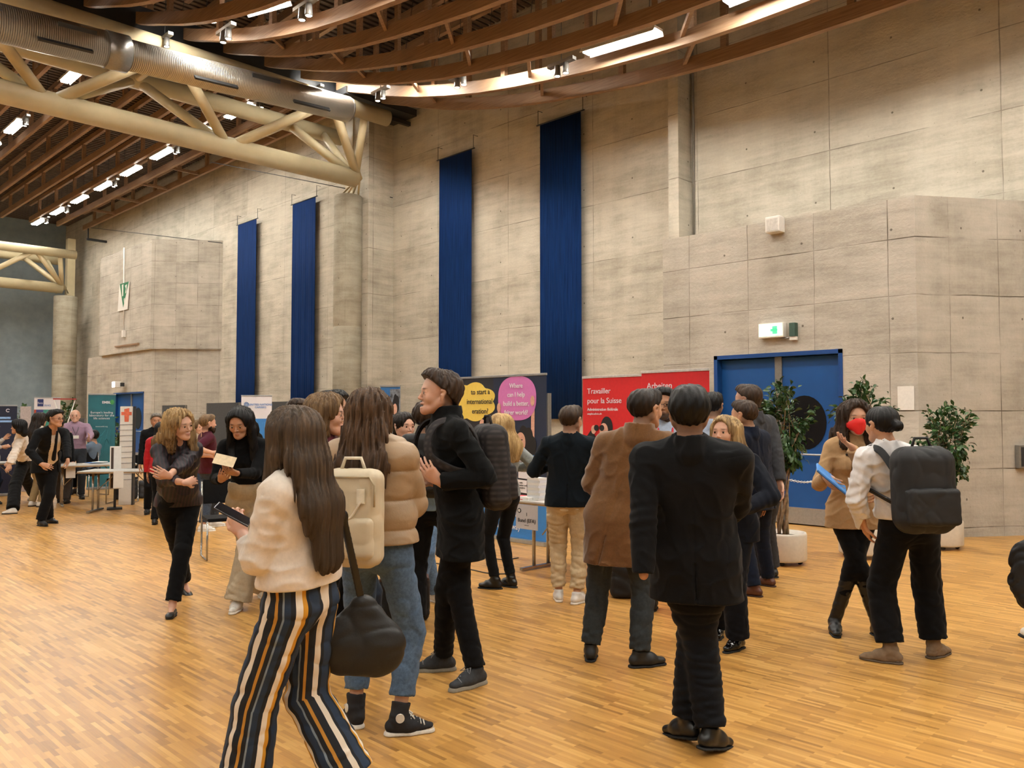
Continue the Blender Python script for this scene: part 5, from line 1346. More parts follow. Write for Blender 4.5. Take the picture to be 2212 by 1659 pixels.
p.body(SK2); p.top('blouse', BLOUSE, .02, .95); p.trousers(cloth('tan_trouser', '#9a8562')); p.shoes('sneaker', WSH); p.hair(H_DB, 'long', .02, .3)
p = Person('bald man in a mauve shirt with a lanyard, hands raised in talk, behind the table', 166, 15.9, 885, 178, None, head=163, res=.010, w=1.1, hdir=8)
p.pose_arm(0, p.at(192, 950, -.3), (-1, -.4, -.5), hd=(-.2, .4, .8), curl=.4); p.pose_arm(1, p.at(152, 948, -.35), (1, -.4, -.6), hd=(.2, .4, .8), curl=.4)
p.body(SK1, '#6b4a38'); p.top('shirt', cloth('mauve_shirt', '#93798c', .85), .016, .98, (.074, .066, .052), .95, collar=(.068, .03), seed=25); p.trousers(cloth('slate_trouser', '#33383f')); p.shoes('dress', DKSH)
M = MB(); M.tube([Vector(p.up(.73, -.06, .04)), Vector(p.up(.6, -.04, .15)), Vector(p.up(.45, 0, .17)), Vector(p.up(.6, .04, .15)), Vector(p.up(.73, .06, .04))], .006, 5); M.build('lanyard', M_DARK, p.e)
MB().box(p.up(.4, 0, .175), (.05, .006, .03)).build('badge', M_WHITE, p.e)
p = Person('person in a dark jacket and grey trousers hidden behind the man in black suit', 128, 14.9, 905, 10, [('p', 128, 1086, 0), ('p', 142, 1088, 14)], head=126, res=.012)
p.body(SK2); p.top('jacket', BLK); p.trousers(cloth('brown_grey_trouser', '#4a4440')); p.shoes('dress', DKSH); p.hair(H_DK, 'short', .013)
def sit(label, px, t, top, face, cl, hair, skin=SK2, female=False):
    p = Person(label, px, t, top, face, [('l', -.1, .42, -5), ('l', .1, .42, 5)], head=px, res=.012, seated=True, female=female, lean=None)
    for i in (0, 1): p.pose_arm(i, V3((-.15, .15)[i], .38, .72), ((-1, 1)[i], -.6, -.5))
    p.body(skin); F = Field(); p.trunk(F, .014); [p.armprims(F, i, (.064, .058, .046), .95) for i in (0, 1)]; p.neckhole(F, .07, 0); p.add('sweater', F, cl)
    F = Field(); F.cap(p.pel - V3(.05, 0, 0), p.pel + V3(.05, 0, 0), .13, None, .03)
    for i in (0, 1): F.cap(p.hip[i], p.knee[i], .09, .07, .03).cap(p.knee[i], p.ank[i] + V3(0, 0, .05), .07, .06, .02, cb=True)
    p.add('trousers', F, BLK2); p.shoes('dress', DKSH); p.hair(hair, 'short', .014); return p
sit('seated person with dark hair and a grey blue top behind the table', 203, 16.9, 946, -150 + 90, cloth('grey_blue_top', '#5f7083'), H_DK)
p = Person('grey-haired man in a dark jacket beside the blue doors, half hidden', 337, 13.6, 894, 175, None, head=338, res=.010)
p.body(SK3, '#2b2521', stubble=.3); p.top('jacket', BLK); p.trousers(BLK2); p.shoes('dress', DKSH); p.hair(H_GY, 'short', .010)
p = Person('person with black hair in a red jacket turned away, behind the smiling blond woman', 352, 12.2, 913, 20, None, head=350, female=True, res=.010, w=1.08)
p.body(SK3); p.top('jacket', cloth('red_jacket', '#a81a24', .6), .03, .9, (.085, .08, .06), .95, seed=26); p.trousers(BLK2); p.shoes('dress', DKSH); p.hair(H_DK, 'bob', .018)
p = Person('woman with light brown hair in a cream top partly hidden by the man in maroon', 433, 12.7, 908, 150, None, head=428, female=True, res=.010)
p.body(SK1, '#6b4f33'); p.top('blouse', cloth('cream_top', '#cdbfa8'), .018); p.trousers(cloth('dark_denim', '#2b3442')); p.shoes('sneaker', WSH); p.hair(H_LB, 'bob', .014)
p = Person('bearded man in a maroon T-shirt, grey jeans and white sneakers in profile', 442, 11.2, 896, 76, [('p', 438, 1148, 16), ('p', 462, 1138, -6)], head=446, res=.008, w=1.05)
p.pose_arm(0, p.at(462, 985, .1), (-.4, -1, -.5)); p.pose_arm(1, p.at(462, 978, -.1), (.5, -1, -.6), hd=(-.6, .6, 0))
p.body(SK1, '#1e130d', stubble=1.0)
F = Field(); F.cap(p.H(0, .075, -.075), p.H(0, .07, -.11), .034 * p.s, .028 * p.s, .02).cap(p.H(-.05, .02, -.055), p.H(.05, .02, -.055), .028 * p.s, None, .02); p.add('beard', F, H_DB)
p.top('t_shirt', cloth('maroon_tee', '#4a1c2a'), .014, .86, (.066, .062, .05), -.2, fold=.004, seed=27); p.trousers(cloth('grey_jeans', '#3b434f', .85, .2), .012, (.1, .078, .068), .13, 1.0, .005); p.shoes('sneaker', WSH, '#e0dcd5', 0, LACEW); p.hair(H_LB, 'fade', .009)
p = Person('person in a pale long-sleeved top at the far left edge, holding something at the table', -14, 15.0, 905, 90, None, head=-16, female=True, res=.012)
p.pose_arm(0, p.at(10, 948, .1), (-.2, -.8, -.6)); p.pose_arm(1, p.at(6, 965, -.1), (.2, -.8, -.6))
p.body(SK2); p.top('sweater', cloth('pale_top', '#b7b0a8')); p.trousers(NAVY); p.shoes('dress', DKSH); p.hair(H_DK, 'long', .014, .2)
p = Person('person in a black coat mostly outside the right edge, carrying a black bag', 2306, 5.4, 850, 80, [('p', 2235, 1392, 0, 20, .02), ('p', 2350, 1420, 0)], head=2310, res=.009)
p.body(SK2); p.top('coat', COAT, .03, .75, flare=.03); p.trousers(BLK2); p.shoes('sneaker', WSH); p.hair(H_DK, 'short', .013)
PEOPLE['edge'] = p
# ================================================================== things carried
def TF(p): return np.stack([p.cr, p.cf, V3(0, 0, 1)])
def carried(p, name, label, cat, loc):
    """empty at a point of the wearer's frame, same heading as the wearer"""
    w = p.world(loc); return empty(name, w, p.yaw, label, cat)
def fieldpart(name, F, mat, par, vox=.007, label=None):
    P, Q = F.mesh(vox); o = npmesh(name, P, Q, mat, par)
    if label: o['label'] = label
    return o
def ribbon(name, pts, ctr, w, th, m, par):
    Q = []
    for i in range(len(pts) - 1):
        p0, p1, p2, p3 = pts[max(0, i - 1)], pts[i], pts[i + 1], pts[min(len(pts) - 1, i + 2)]
        for k in range(5):
            t = k / 5; Q.append(.5 * (2 * p1 + (p2 - p0) * t + (2 * p0 - 5 * p1 + 4 * p2 - p3) * t * t + (3 * p1 - p0 - 3 * p2 + p3) * t ** 3))
    Q.append(pts[-1]); M = MB(); rings = []
    for i, q in enumerate(Q):
        tg = nrm(Q[min(i + 1, len(Q) - 1)] - Q[max(i - 1, 0)]); n = nrm(q - ctr); s_ = nrm(np.cross(tg, n)); n = np.cross(s_, tg)
        rings.append([M.bm.verts.new(Vector(q + s_ * w * a + n * th * b_)) for a, b_ in ((-1, -1), (1, -1), (1, .6), (.7, 1), (-.7, 1), (-1, .6))])
    for a, b_ in zip(rings, rings[1:]):
        for k in range(6): M.bm.faces.new((a[k], a[(k + 1) % 6], b_[(k + 1) % 6], b_[k]))
    M.bm.faces.new(rings[0]); M.bm.faces.new(rings[-1][::-1]); return M.build(name, m, par)
def backpack(p, label, mat, cz, hw, hd, hh, back, lean=0, cat='backpack', strapm=None, rnd=.05, so=.0, low=True):
    f = (cz - p.pel[2]) / (.72 * p.s); c = p.up(f, 0, -back); e = carried(p, 'backpack', label, cat, c)
    A = np.stack([p.cr, p.cf, V3(0, 0, 1)])
    tip = nrm(V3(0, 0, 1) + p.cf * lean); A = np.stack([p.cr, nrm(np.cross(tip, p.cr)), tip])
    F = Field(); F.box(V3(0, 0, 0), A, V3(hw, hd, hh), min(rnd, hd * .9), .02); F.fn(folds(.003, 1, 1, 3)); fieldpart('bag_body', F, mat, e)
    F = Field(); F.box(A[2] * -hh * .38 - A[1] * hd * .85, A, V3(hw * .86, hd * .45, hh * .42), .03, .01); F.fn(folds(.003, 1, 1, 4)); fieldpart('front_pocket', F, mat, e)
    sm = strapm or mat
    for q_ in (-1, 1):
        pts = [p.up(f + hh * .55, q_ * hw * .55 / p.s, -back + hd * .7) - c, p.up(.71 , q_ * .10, -.10 - so) - c, p.up(.742 + so, q_ * .115, -.03) - c, p.up(.715 + so, q_ * .12, .06 + so) - c, p.up(.62, q_ * .125, .125 * p.w + so) - c, p.up(.48, q_ * .145, .135 * p.w + so) - c, p.up(.38, q_ * (.19 * p.w + so), .06) - c, p.up(.34, q_ * (.19 * p.w + so), -.05) - c, p.up(f - hh * .6, q_ * hw * .8 / p.s, -back + hd * .6) - c]
        if not low: pts = pts[:6]; pts[0] = p.up(f + hh * .4, q_ * hw * .5 / p.s, -.13) - c; pts[1] = p.up(.70, q_ * .10, -.085 - so * .3) - c
        ribbon('strap', pts, p.up(.56) - c, .024 * p.s, .007, sm, e)
    M = MB(); M.tube([Vector(A[2] * hh * .97 + A[0] * .06), Vector(A[2] * (hh + .05) + A[0] * .04), Vector(A[2] * (hh + .05) - A[0] * .04), Vector(A[2] * hh * .97 - A[0] * .06)], .009, 8); M.build('top_handle', sm, e)
    return e, A, c
# cream backpack
p = PEOPLE['puffer']; CR = simple('cream_canvas', '#c3b59a', .6, 0, .04, 10, .2, 300, .001)
e, A, c = backpack(p, 'cream square backpack with long handles worn over the beige puffer jacket', CR, 1.13, .148, .075, .235, .30, strapm=simple('cream_strap', '#d3c8b2', .6), rnd=.055, so=.03, low=False)
M = MB(); SM = simple('cream_strap', '#d3c8b2', .6)
for q_ in (-1, 1):
    M.box(Vector(A[0] * q_ * .07 + A[2] * .11 - A[1] * .083), (.02, .006, .035), bev=.003)
M.tube([Vector(A[0] * (-.07 + .14 * i / 12) + A[2] * (.085 - .085 * math.sin(PI * i / 12)) - A[1] * .09) for i in range(13)], .006, 6); M.build('handle', SM, e)
M = MB(); M.tube([Vector(A[0] * x_ + A[2] * z_ - A[1] * .079) for x_, z_ in ((-.135, .06), (-.135, .16), (-.11, .2), (.11, .2), (.135, .16), (.135, .06))], .005, 6); M.build('zip', simple('zip_tan', '#a8987a', .5), e)
MB().box(Vector(A[2] * -.02 - A[1] * .08), (.03, .003, .008)).build('maker_patch', simple('patch', '#b3a486', .6), e)
# dark checked backpack
p = PEOPLE['coat']; q = NT('dark_check'); w_ = q.n('ShaderNodeTexWave'); q.l(q.coord(), w_.inputs[0]); w_.inputs['Scale'].default_value = 12; w2 = q.n('ShaderNodeTexWave', bands_direction='Z'); q.l(q.coord(), w2.inputs[0]); w2.inputs['Scale'].default_value = 9
q.l(q.ramp(q.math('MULTIPLY', w_.outputs[1], w2.outputs[1]), [(.1, lin('#1d1a1b')), (.6, lin('#332d2d')), (1, lin('#3c3535'))]), q.b.inputs['Base Color']); q.b.inputs['Roughness'].default_value = .8
backpack(p, 'dark grey checked backpack on the back of the young man in the black coat', q.m, 1.30, .15, .10, .27, .245, .08, rnd=.085, so=.02)
# big black backpack
p = PEOPLE['pack']; BB = simple('black_nylon', '#131315', .7, 0, .1, 20, .3, 300, .001)
e, A, c = backpack(p, 'large black backpack worn by the woman in the white shirt', BB, 1.16, .185, .12, .27, .315, .05, rnd=.10, so=.012)
M = MB(); M.tube([Vector(A[0] * x_ + A[2] * z_ - A[1] * y_) for x_, z_, y_ in ((-.15, -.05, .06), (-.16, .1, .07), (-.13, .21, .06), (-.06, .255, .05), (.05, .262, .05))], .0045, 6); M.build('zip', simple('zip_silver', '#8e8a82', .3, .6), e)
p = PEOPLE['blue']; backpack(p, 'black backpack hanging over the light blue shirt of the man behind the speaker', BB, 1.26, .16, .09, .23, .22, so=.012)
# black shoulder bag of the walking woman
p = PEOPLE['striped']
w0 = at_depth(786, 1368, 3.52); e = empty('shoulder_bag', w0, yaw_of(786, 0), 'big soft black leather shoulder bag behind the striped trousers', 'bag')
F = Field(); F.cap(V3(-.07, 0, -.06), V3(.06, 0, -.07), .105, .11, .05, .55, V3(0, 1, 0)).cap(V3(-.10, 0, .0), V3(-.01, 0, .12), .06, .035, .06, .6, V3(0, 1, 0)).cap(V3(.08, 0, -.02), V3(.02, 0, .12), .07, .035, .06, .6, V3(0, 1, 0))
F.fn(folds(.0025, .7, 1, 2)); fieldpart('bag_body', F, simple('black_pebbled', '#131211', .55, 0, .1, 60, .4, 120, .001), e)
s0 = Vector((0, 0, .13)); tgt = at_depth(742, 1112, 3.42) - w0; tgt = Matrix.Rotation(-e.rotation_euler.z, 3, 'Z') @ tgt; sh_ = Matrix.Rotation(-e.rotation_euler.z, 3, 'Z') @ (p.world(p.up(.70, .11, -.02)) - w0)
F = Field()
for a, b in ((s0, tgt), (tgt, sh_)): F.cap(V3(*a), V3(*b), .017, None, .01, .35, V3(0, 1, 0))
fieldpart('strap', F, LEA, e, .005)
MB().tube([s0 + Vector((0, 0, -.03)), s0 + Vector((0, 0, .03))], .016, 10).build('buckle', M_GREY, e)
def slab(name, label, cat, pt, ax, ay, h, mat, part=None):
    """thin sheet with half sizes h along camera-space axes ax, ay"""
    ax = (RGT * ax[0] + Vector((0, 0, 1)) * ax[2] + FWD * ax[1]).normalized(); ay = (RGT * ay[0] + Vector((0, 0, 1)) * ay[2] + FWD * ay[1]).normalized()
    n = ax.cross(ay).normalized(); ay = n.cross(ax); R = Matrix((ax, ay, n)).transposed()
    o = MB().box((0, 0, 0), h, R, bev=min(.004, h[2] * .8)).build(name, mat, None, pt); tag(o, label, cat); return o, R
o, R = slab('smartphone', 'dark smartphone in the hand of the woman in striped trousers', 'phone', at_depth(507, 1110, 3.22), (.86, .15, -.5), (.1, 1, .12), (.075, .036, .004), simple('phone_back', '#2a2d38', .25))
MB().box((0, 0, .0045), (.07, .033, .0008)).build('screen', simple('screen_glass', '#10131a', .1), o).matrix_local = R.to_4x4()
o, R = slab('tablet', 'blue tablet held by the woman with the red mask', 'tablet', at_depth(1793, 1033, 5.72), (.72, -.1, -.62), (.35, 1, .25), (.125, .085, .006), simple('tablet_blue', '#4f94dc', .4))
M = MB(); M.box((0, 0, -.008), (.127, .087, .003), R, bev=.002).build('cover', simple('tablet_cover', '#22518c', .5), o)
slab('paper_sheet', 'tan sheet of paper read by the woman in the black turtleneck', 'sheet', at_depth(487, 994, 6.36), (1, .2, -.25), (.1, .8, .55), (.08, .06, .001), simple('tan_paper', '#c9b492', .8))
slab('leaflet', 'small white card held by the woman in the white shirt', 'sheet', at_depth(1843, 1050, 5.6), (1, .2, -.1), (.0, .4, .9), (.04, .06, .001), M_WHITE)
# bags on the floor
def floorbag(px, py, label, hw, hd, hh, mat, trim=None, handles=True, yaw=0):
    b = onZ(px, py); e = empty('floor_bag', b, yaw_of(px, yaw), label, 'bag')
    F = Field(); F.box(V3(0, 0, hh), np.eye(3), V3(hw, hd, hh), min(.05, hd * .8), .02); F.fn(folds(.006, 1, 1, 5)); F.plane(V3(0, 0, .004), V3(0, 0, -1)); fieldpart('bag_body', F, mat, e, .009)
    if trim:
        F = Field(); F.box(V3(0, 0, hh * 1.93), np.eye(3), V3(hw * .98, hd * .98, .014), .012, .0); fieldpart('rim', F, trim, e, .009)
    if handles:
        for q_ in (-1, 1): MB().tube([(-hw * .5, q_ * hd * .5, hh * 1.9), (-hw * .4, q_ * hd * .5, hh * 2.35), (hw * .4, q_ * hd * .5, hh * 2.35), (hw * .5, q_ * hd * .5, hh * 1.9)], .009, 8).build('handle', trim or mat, e)
floorbag(873, 1338, 'black tote bag with brown handles standing on the floor between the group', .2, .09, .17, BB, simple('brown_strap', '#4a2a1f', .5))
floorbag(1350, 1288, 'dark rucksack standing on the floor behind the camel coat', .13, .12, .17, BB, None, False)
floorbag(272, 1078, 'black rucksack on the floor under the far table', .2, .14, .2, BB, None, False)
floorbag(322, 1075, 'grey bag on the floor at the end of the far table', .2, .14, .17, simple('grey_bag', '#3a3a3c', .8), None, False)
w0 = at_depth(2252, 1240, 5.0); e = empty('shoulder_bag', w0, yaw_of(2252, 0), 'round black bag cut by the right edge of the view', 'bag')
F = Field(); F.cap(V3(0, 0, -.06), V3(0, 0, .06), .2, .19, .05, .5, V3(0, 1, 0)); F.fn(folds(.006, 1, 1, 2)); fieldpart('bag_body', F, BB, e, .01)
pe = PEOPLE['edge']; MB().tube([(0, 0, .2), Matrix.Rotation(-e.rotation_euler.z, 3, 'Z') @ (pe.world(pe.sh[0]) - w0)], .014, 8).build('strap', BB, e)

# ================================================================== tables, chairs
M_TOPW = simple('table_top_grey', '#b9b7b2', .35, var=.03); M_EDGE = simple('table_edge_wood', '#9a7a50', .5); M_CHROME = simple('chrome_leg', '#a8a59f', .25, .8, .03)
def table(label, c, rz, L, Wd, h=.74):
    e = empty('folding_table', (c[0], c[1], 0), rz, label, 'table', 'folding tables of the fair')
    t = MB().box((0, 0, h - .008), (L / 2, Wd / 2, .008)).build('tabletop', M_TOPW, e); MB().box((0, 0, h - .026), (L / 2 - .002, Wd / 2 - .002, .010)).build('edge', M_EDGE, t)
    for sx in (-1, 1):
        x = sx * (L / 2 - .16)
        for sy in (-1, 1): MB().tube([(x, sy * Wd * .16, .03), (x, sy * Wd * .16, h - .036)], .019, 10).build('leg', M_CHROME, e)
        MB().box((x, 0, .022), (.022, Wd * .44, .014), bev=.005).build('foot_rail', M_CHROME, e)
        MB().tube([(x - sx * .02, 0, .35), (x - sx * .35, 0, h - .036)], .008, 6).build('brace', M_CHROME, e)
    return e
def chair(label, c, rz):
    e = empty('chair', (c[0], c[1], 0), rz, label, 'chair', 'black chairs behind the tables')
    MB().box((0, 0, .45), (.21, .2, .02), bev=.012).build('seat', BLK2, e); MB().box((0, -.2, .74), (.2, .012, .14), Matrix.Rotation(.12, 3, 'X'), bev=.01).build('backrest', BLK2, e)
    for sx in (-1, 1):
        MB().tube([(sx * .21, -.215, .86), (sx * .21, -.19, .44), (sx * .21, -.21, .012), (sx * .21, .2, .012), (sx * .21, .21, .44)], .011, 8).build('leg', M_CHROME, e)
    return e
P0 = onZ(1118, 1237); X0 = P0.x + .05; ya = P0.y + .18; yb = onX(1330, 1090, X0).y
TL = ya - yb; tc_ = Vector((X0 + .33, (ya + yb) / 2, 0))
table('folding table with brochures beneath the speech-bubble banners', tc_, PI / 2, TL, .7, .74)
# sheet hanging off the table's corner
sh = at_depth(1138, 1117, 1); ts = onX(1138, 1117, X0 - .03)
e = empty('table_sign', ts, -PI / 2, 'white sheet lettered Bund (EFA) hanging from the table corner', 'sign')
MB().box((0, 0, 0), (.155, .001, .125)).build('sheet', simple('sheet_grey', '#b9b7ba', .8, var=.02), e)
INK = simple('ink', '#2b2b30', .8)
text('lettering', 'Bund (EFA)', .055, INK, e, (0, -.003, -.055), align='CENTER'); text('lettering', '1', .05, INK, e, (0, -.003, .01), align='CENTER')
MB().box((0, -.003, -.085), (.03, .001, .002)).build('line', INK, e); MB().poly(ellipse(-.105, .06, .026, .026, 8), .003, None, (0, -.003, 0)).build('round_mark', INK, e); MB().poly(ellipse(-.105, .06, .016, .016, 8), .003, None, (0, -.0045, 0)).build('mark_centre', M_WHITE, e)
def stack(name, label, px, py, hx, hy, n, cols, th=.012, grp='brochures on the table', X=None, z=.74):
    b = onX(px, py, X0 + .15) if X is None else onX(px, py, X)
    for i in range(n):
        o = MB().box((0, 0, th / 2), (hx, hy, th / 2 - .0004)).build(name, cols[i % len(cols)], None, (b.x, b.y, z + i * th), rz=.1 * ((i * 7) % 5 - 2) * .4)
        tag(o, label % nth[i] if '%s' in label else label, 'brochure', grp)
W1, W2 = simple('paper_white', '#d8d4cd', .6, var=.02), simple('paper_cool', '#cfd0d2', .6, var=.02)
stack('booklet', 'white booklet in the tall pile on the table, %s from the bottom', 1160, 1080, .06, .085, 9, [W1, W2], .026)
stack('booklet', 'white booklet in the low pile beside the tall pile on the table', 1140, 1090, .06, .085, 1, [W1], .03, X=X0 + .1)
stack('leaflet', 'red and pink leaflet at the left end of the table, %s from the bottom', 1128, 1080, .1, .12, 3, [simple('red_paper', '#c8434c', .6), simple('pink_paper', '#d98a92', .6)], .008)
stack('card', 'yellow-green card beside the red leaflets on the table', 1140, 1080, .05, .05, 1, [simple('lime_paper', '#cfd24e', .6)], .01, X=X0 + .12)
stack('magazine', 'blue and red magazine at the right end of the table, %s from the bottom', 1291, 1085, .11, .15, 5, [simple('blue_paper', '#3f6fb0', .5), W1, simple('red_paper', '#c8434c', .6)], .012)
# far tables at the left
c1 = at_depth(206, 1000, 15.0); table('far table with papers, in front of the bald man', c1, yaw_of(206, 0) + .1, 1.35, .7, .74)
c2 = at_depth(275, 1000, 13.9); table('far table with a sheet taped to it, nearest to the smiling blond woman', c2, yaw_of(275, 0) - .35, 1.3, .7, .70)
c3 = at_depth(-6, 1000, 15.5); table('far table at the left edge of the hall', c3, yaw_of(0, 0), 1.1, .7, .74)
def onpoint(c, dx, dy, rz): return Vector((c[0], c[1], 0)) + Matrix.Rotation(rz, 3, 'Z') @ Vector((dx, dy, 0))
for k in range(3):
    v = onpoint(c1, -.1 + .1 * k, .05, yaw_of(206, 0) + .1); o = MB().box((0, 0, .006), (.12, .09, .005)).build('leaflet', [W1, simple('blue_paper', '#3f6fb0', .5), W2][k], None, (v.x, v.y, .741 + k * .0112), rz=.4 * k); tag(o, ['lowest', 'middle', 'topmost'][k] + ' leaflet in the small heap on the far table before the bald man', 'leaflet', 'leaflets on the far table')
for (px, py, t, l) in ((156, 1003, 14.6, 'white sheet hanging from the edge of the far table before the bald man'), (259, 1022, 13.4, 'white sheet hanging from the far table next to the smiling blond woman')):
    o = MB().box((0, 0, -.1), (.075, .001, .14)).build('paper_sheet', W1, None, at_depth(px, py, t), rz=yaw_of(px, 0)); tag(o, l, 'sheet')
chair('dark chair with chrome legs behind the far table on the left', at_depth(205, 1000, 16.6), yaw_of(205, 150))
chair('dark chair with chrome legs beside the black rucksack', at_depth(268, 1000, 15.2), yaw_of(268, 200))
chair('dark chair with chrome legs left of the woman reading a sheet', at_depth(487, 1000, 9.4), yaw_of(487, 170))
chair('dark chair with chrome legs behind the brochure table', tc_ + Vector((.75, .3, 0)), PI / 2 + .1)

# ================================================================== banners and boards
def banner(name, label, base, rz, w, h, m, cat='banner', bar=M_KICK, feet=True):
    e = empty(name, (base[0], base[1], 0), rz, label, cat)
    MB().box((0, 0, .05 + (h - .05) / 2), (w / 2, .002, (h - .05) / 2)).build('panel', m, e)
    MB().box((0, 0, h), (w / 2 + .005, .012, .014), bev=.004).build('top_bar', bar, e)
    MB().box((0, 0, .03), (w / 2 + .01, .05, .028), bev=.01).build('base', bar, e)
    MB().tube([(0, .03, .05), (0, .02, h - .01)], .01, 8).build('pole', M_GREY, e)
    return e
def flat(e, name, pts, m, y=-.006, t=.003): return MB().poly(pts, t, None, (0, y, 0)).build(name, m, e)
def cloud(cx, cz, rx, rz_, n=7, am=.16):
    return [(cx + rx * (1 + am * abs(math.sin(a * n / 2)) - am * .5) * math.cos(a), cz + rz_ * (1 + am * abs(math.sin(a * n / 2)) - am * .5) * math.sin(a)) for a in [2 * PI * i / 80 for i in range(80)]]
BN = simple('banner_navy', '#16253f', .5, var=.03); BD = simple('banner_dark', '#22242d', .5, var=.03); YE = simple('banner_yellow', '#e2c65a', .5, var=.02); PK = simple('banner_pink', '#c873b4', .5, var=.02)
BLU = simple('banner_blue', '#2f79bf', .5, var=.03); WT = simple('banner_white', '#dedbe0', .5, var=.01); SKP = simple('printed_skin', '#d1a18c', .5); RED = simple('banner_red', '#cf2127', .45, var=.03); TXT = simple('print_dark', '#33302c', .6); BLA = simple('print_black', '#0e0d11', .6)
bA = onZ(1181, 1181); XB = bA.x; yR = bA.y; yM = onX(1066, 808, XB).y; yL = yM + (yM - yR) * 1.02
HB = 2.14
def on_banner(px, py, X, yc): v = onX(px, py, X); return -(v.y - yc), v.z
for k, (y0_, y1_, l, pm) in enumerate(((yM, yL, 'dark banner with the yellow cloud bubble, left of the pink one', BD), (yR, yM, 'navy banner with the pink bubble asking about a fairer world', BN))):
    yc = (y0_ + y1_) / 2; w = abs(y1_ - y0_); e = banner('rollup_banner', l, (XB, yc), -PI / 2, w, HB, pm)
    g = lambda px, py: on_banner(px, py, XB, yc)
    flat(e, 'blue_foot', [(-w / 2, .06), (w / 2, .06), (w / 2, .52), (-w / 2, .52)], BLU, -.005)
    if k:
        x, z = g(1117, 857); x2, z2 = g(1148, 900); flat(e, 'pink_bubble', [(x + (abs(math.cos(a)) ** .8) * math.copysign(w * .36, math.cos(a)), z - .02 + (abs(math.sin(a)) ** .8) * math.copysign(.285, math.sin(a))) for a in [2 * PI * i / 48 for i in range(48)]], PK)
        text('bubble_text', 'Where\ncan I help\nbuild a better,\nfairer world?', .086, WT, e, (x - .01, -.011, z + .115), align='CENTER', bold=.0008, sx=.96, spacing=1.34)
        x, z = g(1128, 950)
        flat(e, 'printed_hair', cloud(x + .05, z - .13, .20, .3, 9, .12), BLA, -.006); flat(e, 'printed_face', ellipse(x - .02, z - .03, .085, .125), SKP, -.009)
        flat(e, 'printed_dress', [(x - .02, z - .25), (x + .28, z - .12), (x + .34, z - .5), (x + .26, .55), (x - .06, .55)], simple('print_dots', '#15161d', .6, 0, .5, 120), -.0075)
        flat(e, 'printed_neck', [(x - .03, z - .15), (x + .04, z - .15), (x + .06, z - .3), (x - .04, z - .3)], SKP, -.0085)
        for (ex, ey) in ((-.05, 0), (.005, .01)): flat(e, 'printed_eye', ellipse(x + ex, z + ey - .01, .014, .007, 10), BLA, -.012)
        flat(e, 'printed_mouth', ellipse(x - .02, z - .085, .03, .012, 12), simple('print_lip', '#a04a4c', .5), -.012)
        hx_, hz_ = g(1151, 866); flat(e, 'printed_arm', [(hx_ - .02, hz_ - .03), (hx_ + .035, hz_ - .04), (hx_ + .03, z - .05), (hx_ - .03, z - .04)], SKP, -.0045); flat(e, 'printed_hand', ellipse(hx_ + .005, hz_, .035, .065), SKP, -.012)
        hx_, hz_ = g(1079, 882); flat(e, 'printed_arm', [(hx_ - .03, hz_), (hx_ + .02, hz_), (hx_ + .03, hz_ - .25), (hx_ - .02, hz_ - .25)], SKP, -.0045); flat(e, 'printed_hand', ellipse(hx_, hz_ + .01, .033, .06), SKP, -.012)
        for (px, py) in ((1155, 996), (1159, 1052)):
            cx_, cz_ = g(px, py); flat(e, 'round_badge', ellipse(cx_, cz_, .062, .075), simple('badge_blue', '#3d8fd4', .5), -.010); text('badge_text', 'cinfo', .045, WT, e, (cx_, -.013, cz_ - .012), align='CENTER')
        for j, (px, py, hw_, hh_, s_) in enumerate(((1128, 990, .09, .09, 'cinfo\nis the\nmiddle\nground'), (1137, 1024, .13, .055, '#MyFuture'), (1127, 1050, .10, .075, 'cinfo\ninformation and\norientation'))):
            cx_, cz_ = g(px, py); flat(e, 'white_note', [(cx_ - hw_, cz_ - hh_), (cx_ + hw_, cz_ - hh_ - .01), (cx_ + hw_, cz_ + hh_), (cx_ - hw_, cz_ + hh_ + .01)], WT, -.0115); text('note_text', s_, .032, TXT, e, (cx_, -.0145, cz_ + hh_ * .45), align='CENTER')
        text('foot_text', '/findmyway', .105, WT, e, (-w * .47, -.010, .16), bold=.0006); text('foot_text', 'nce', .2, WT, e, (-w * .3, -.010, .33), bold=.003)
    else:
        x, z = g(1020, 868); flat(e, 'yellow_cloud', cloud(x, z, w * .46, .25, 7), YE); text('cloud_text', 'to start a', .10, TXT, e, (x + .36, -.011, z + .10), align='RIGHT', bold=.0006); text('cloud_text', 'international', .10, TXT, e, (x + .41, -.011, z - .03), align='RIGHT', bold=.0006); text('cloud_text', 'eration?', .10, TXT, e, (x + .33, -.011, z - .16), align='RIGHT', bold=.0006)
        x, z = g(1043, 920); flat(e, 'printed_arm', [(x - .03, z - .2), (x + .05, z - .2), (x + .03, z), (x - .03, z)], SKP, -.0085); flat(e, 'printed_hand', ellipse(x, z + .02, .05, .07), SKP, -.012)
        x, z = g(1040, 948); flat(e, 'white_note', [(x - .06, z - .1), (x + .14, z - .1), (x + .14, z + .1), (x - .06, z + .1)], WT, -.0095); text('note_text', 'have all', .04, TXT, e, (x + .03, -.012, z - .01), align='CENTER')
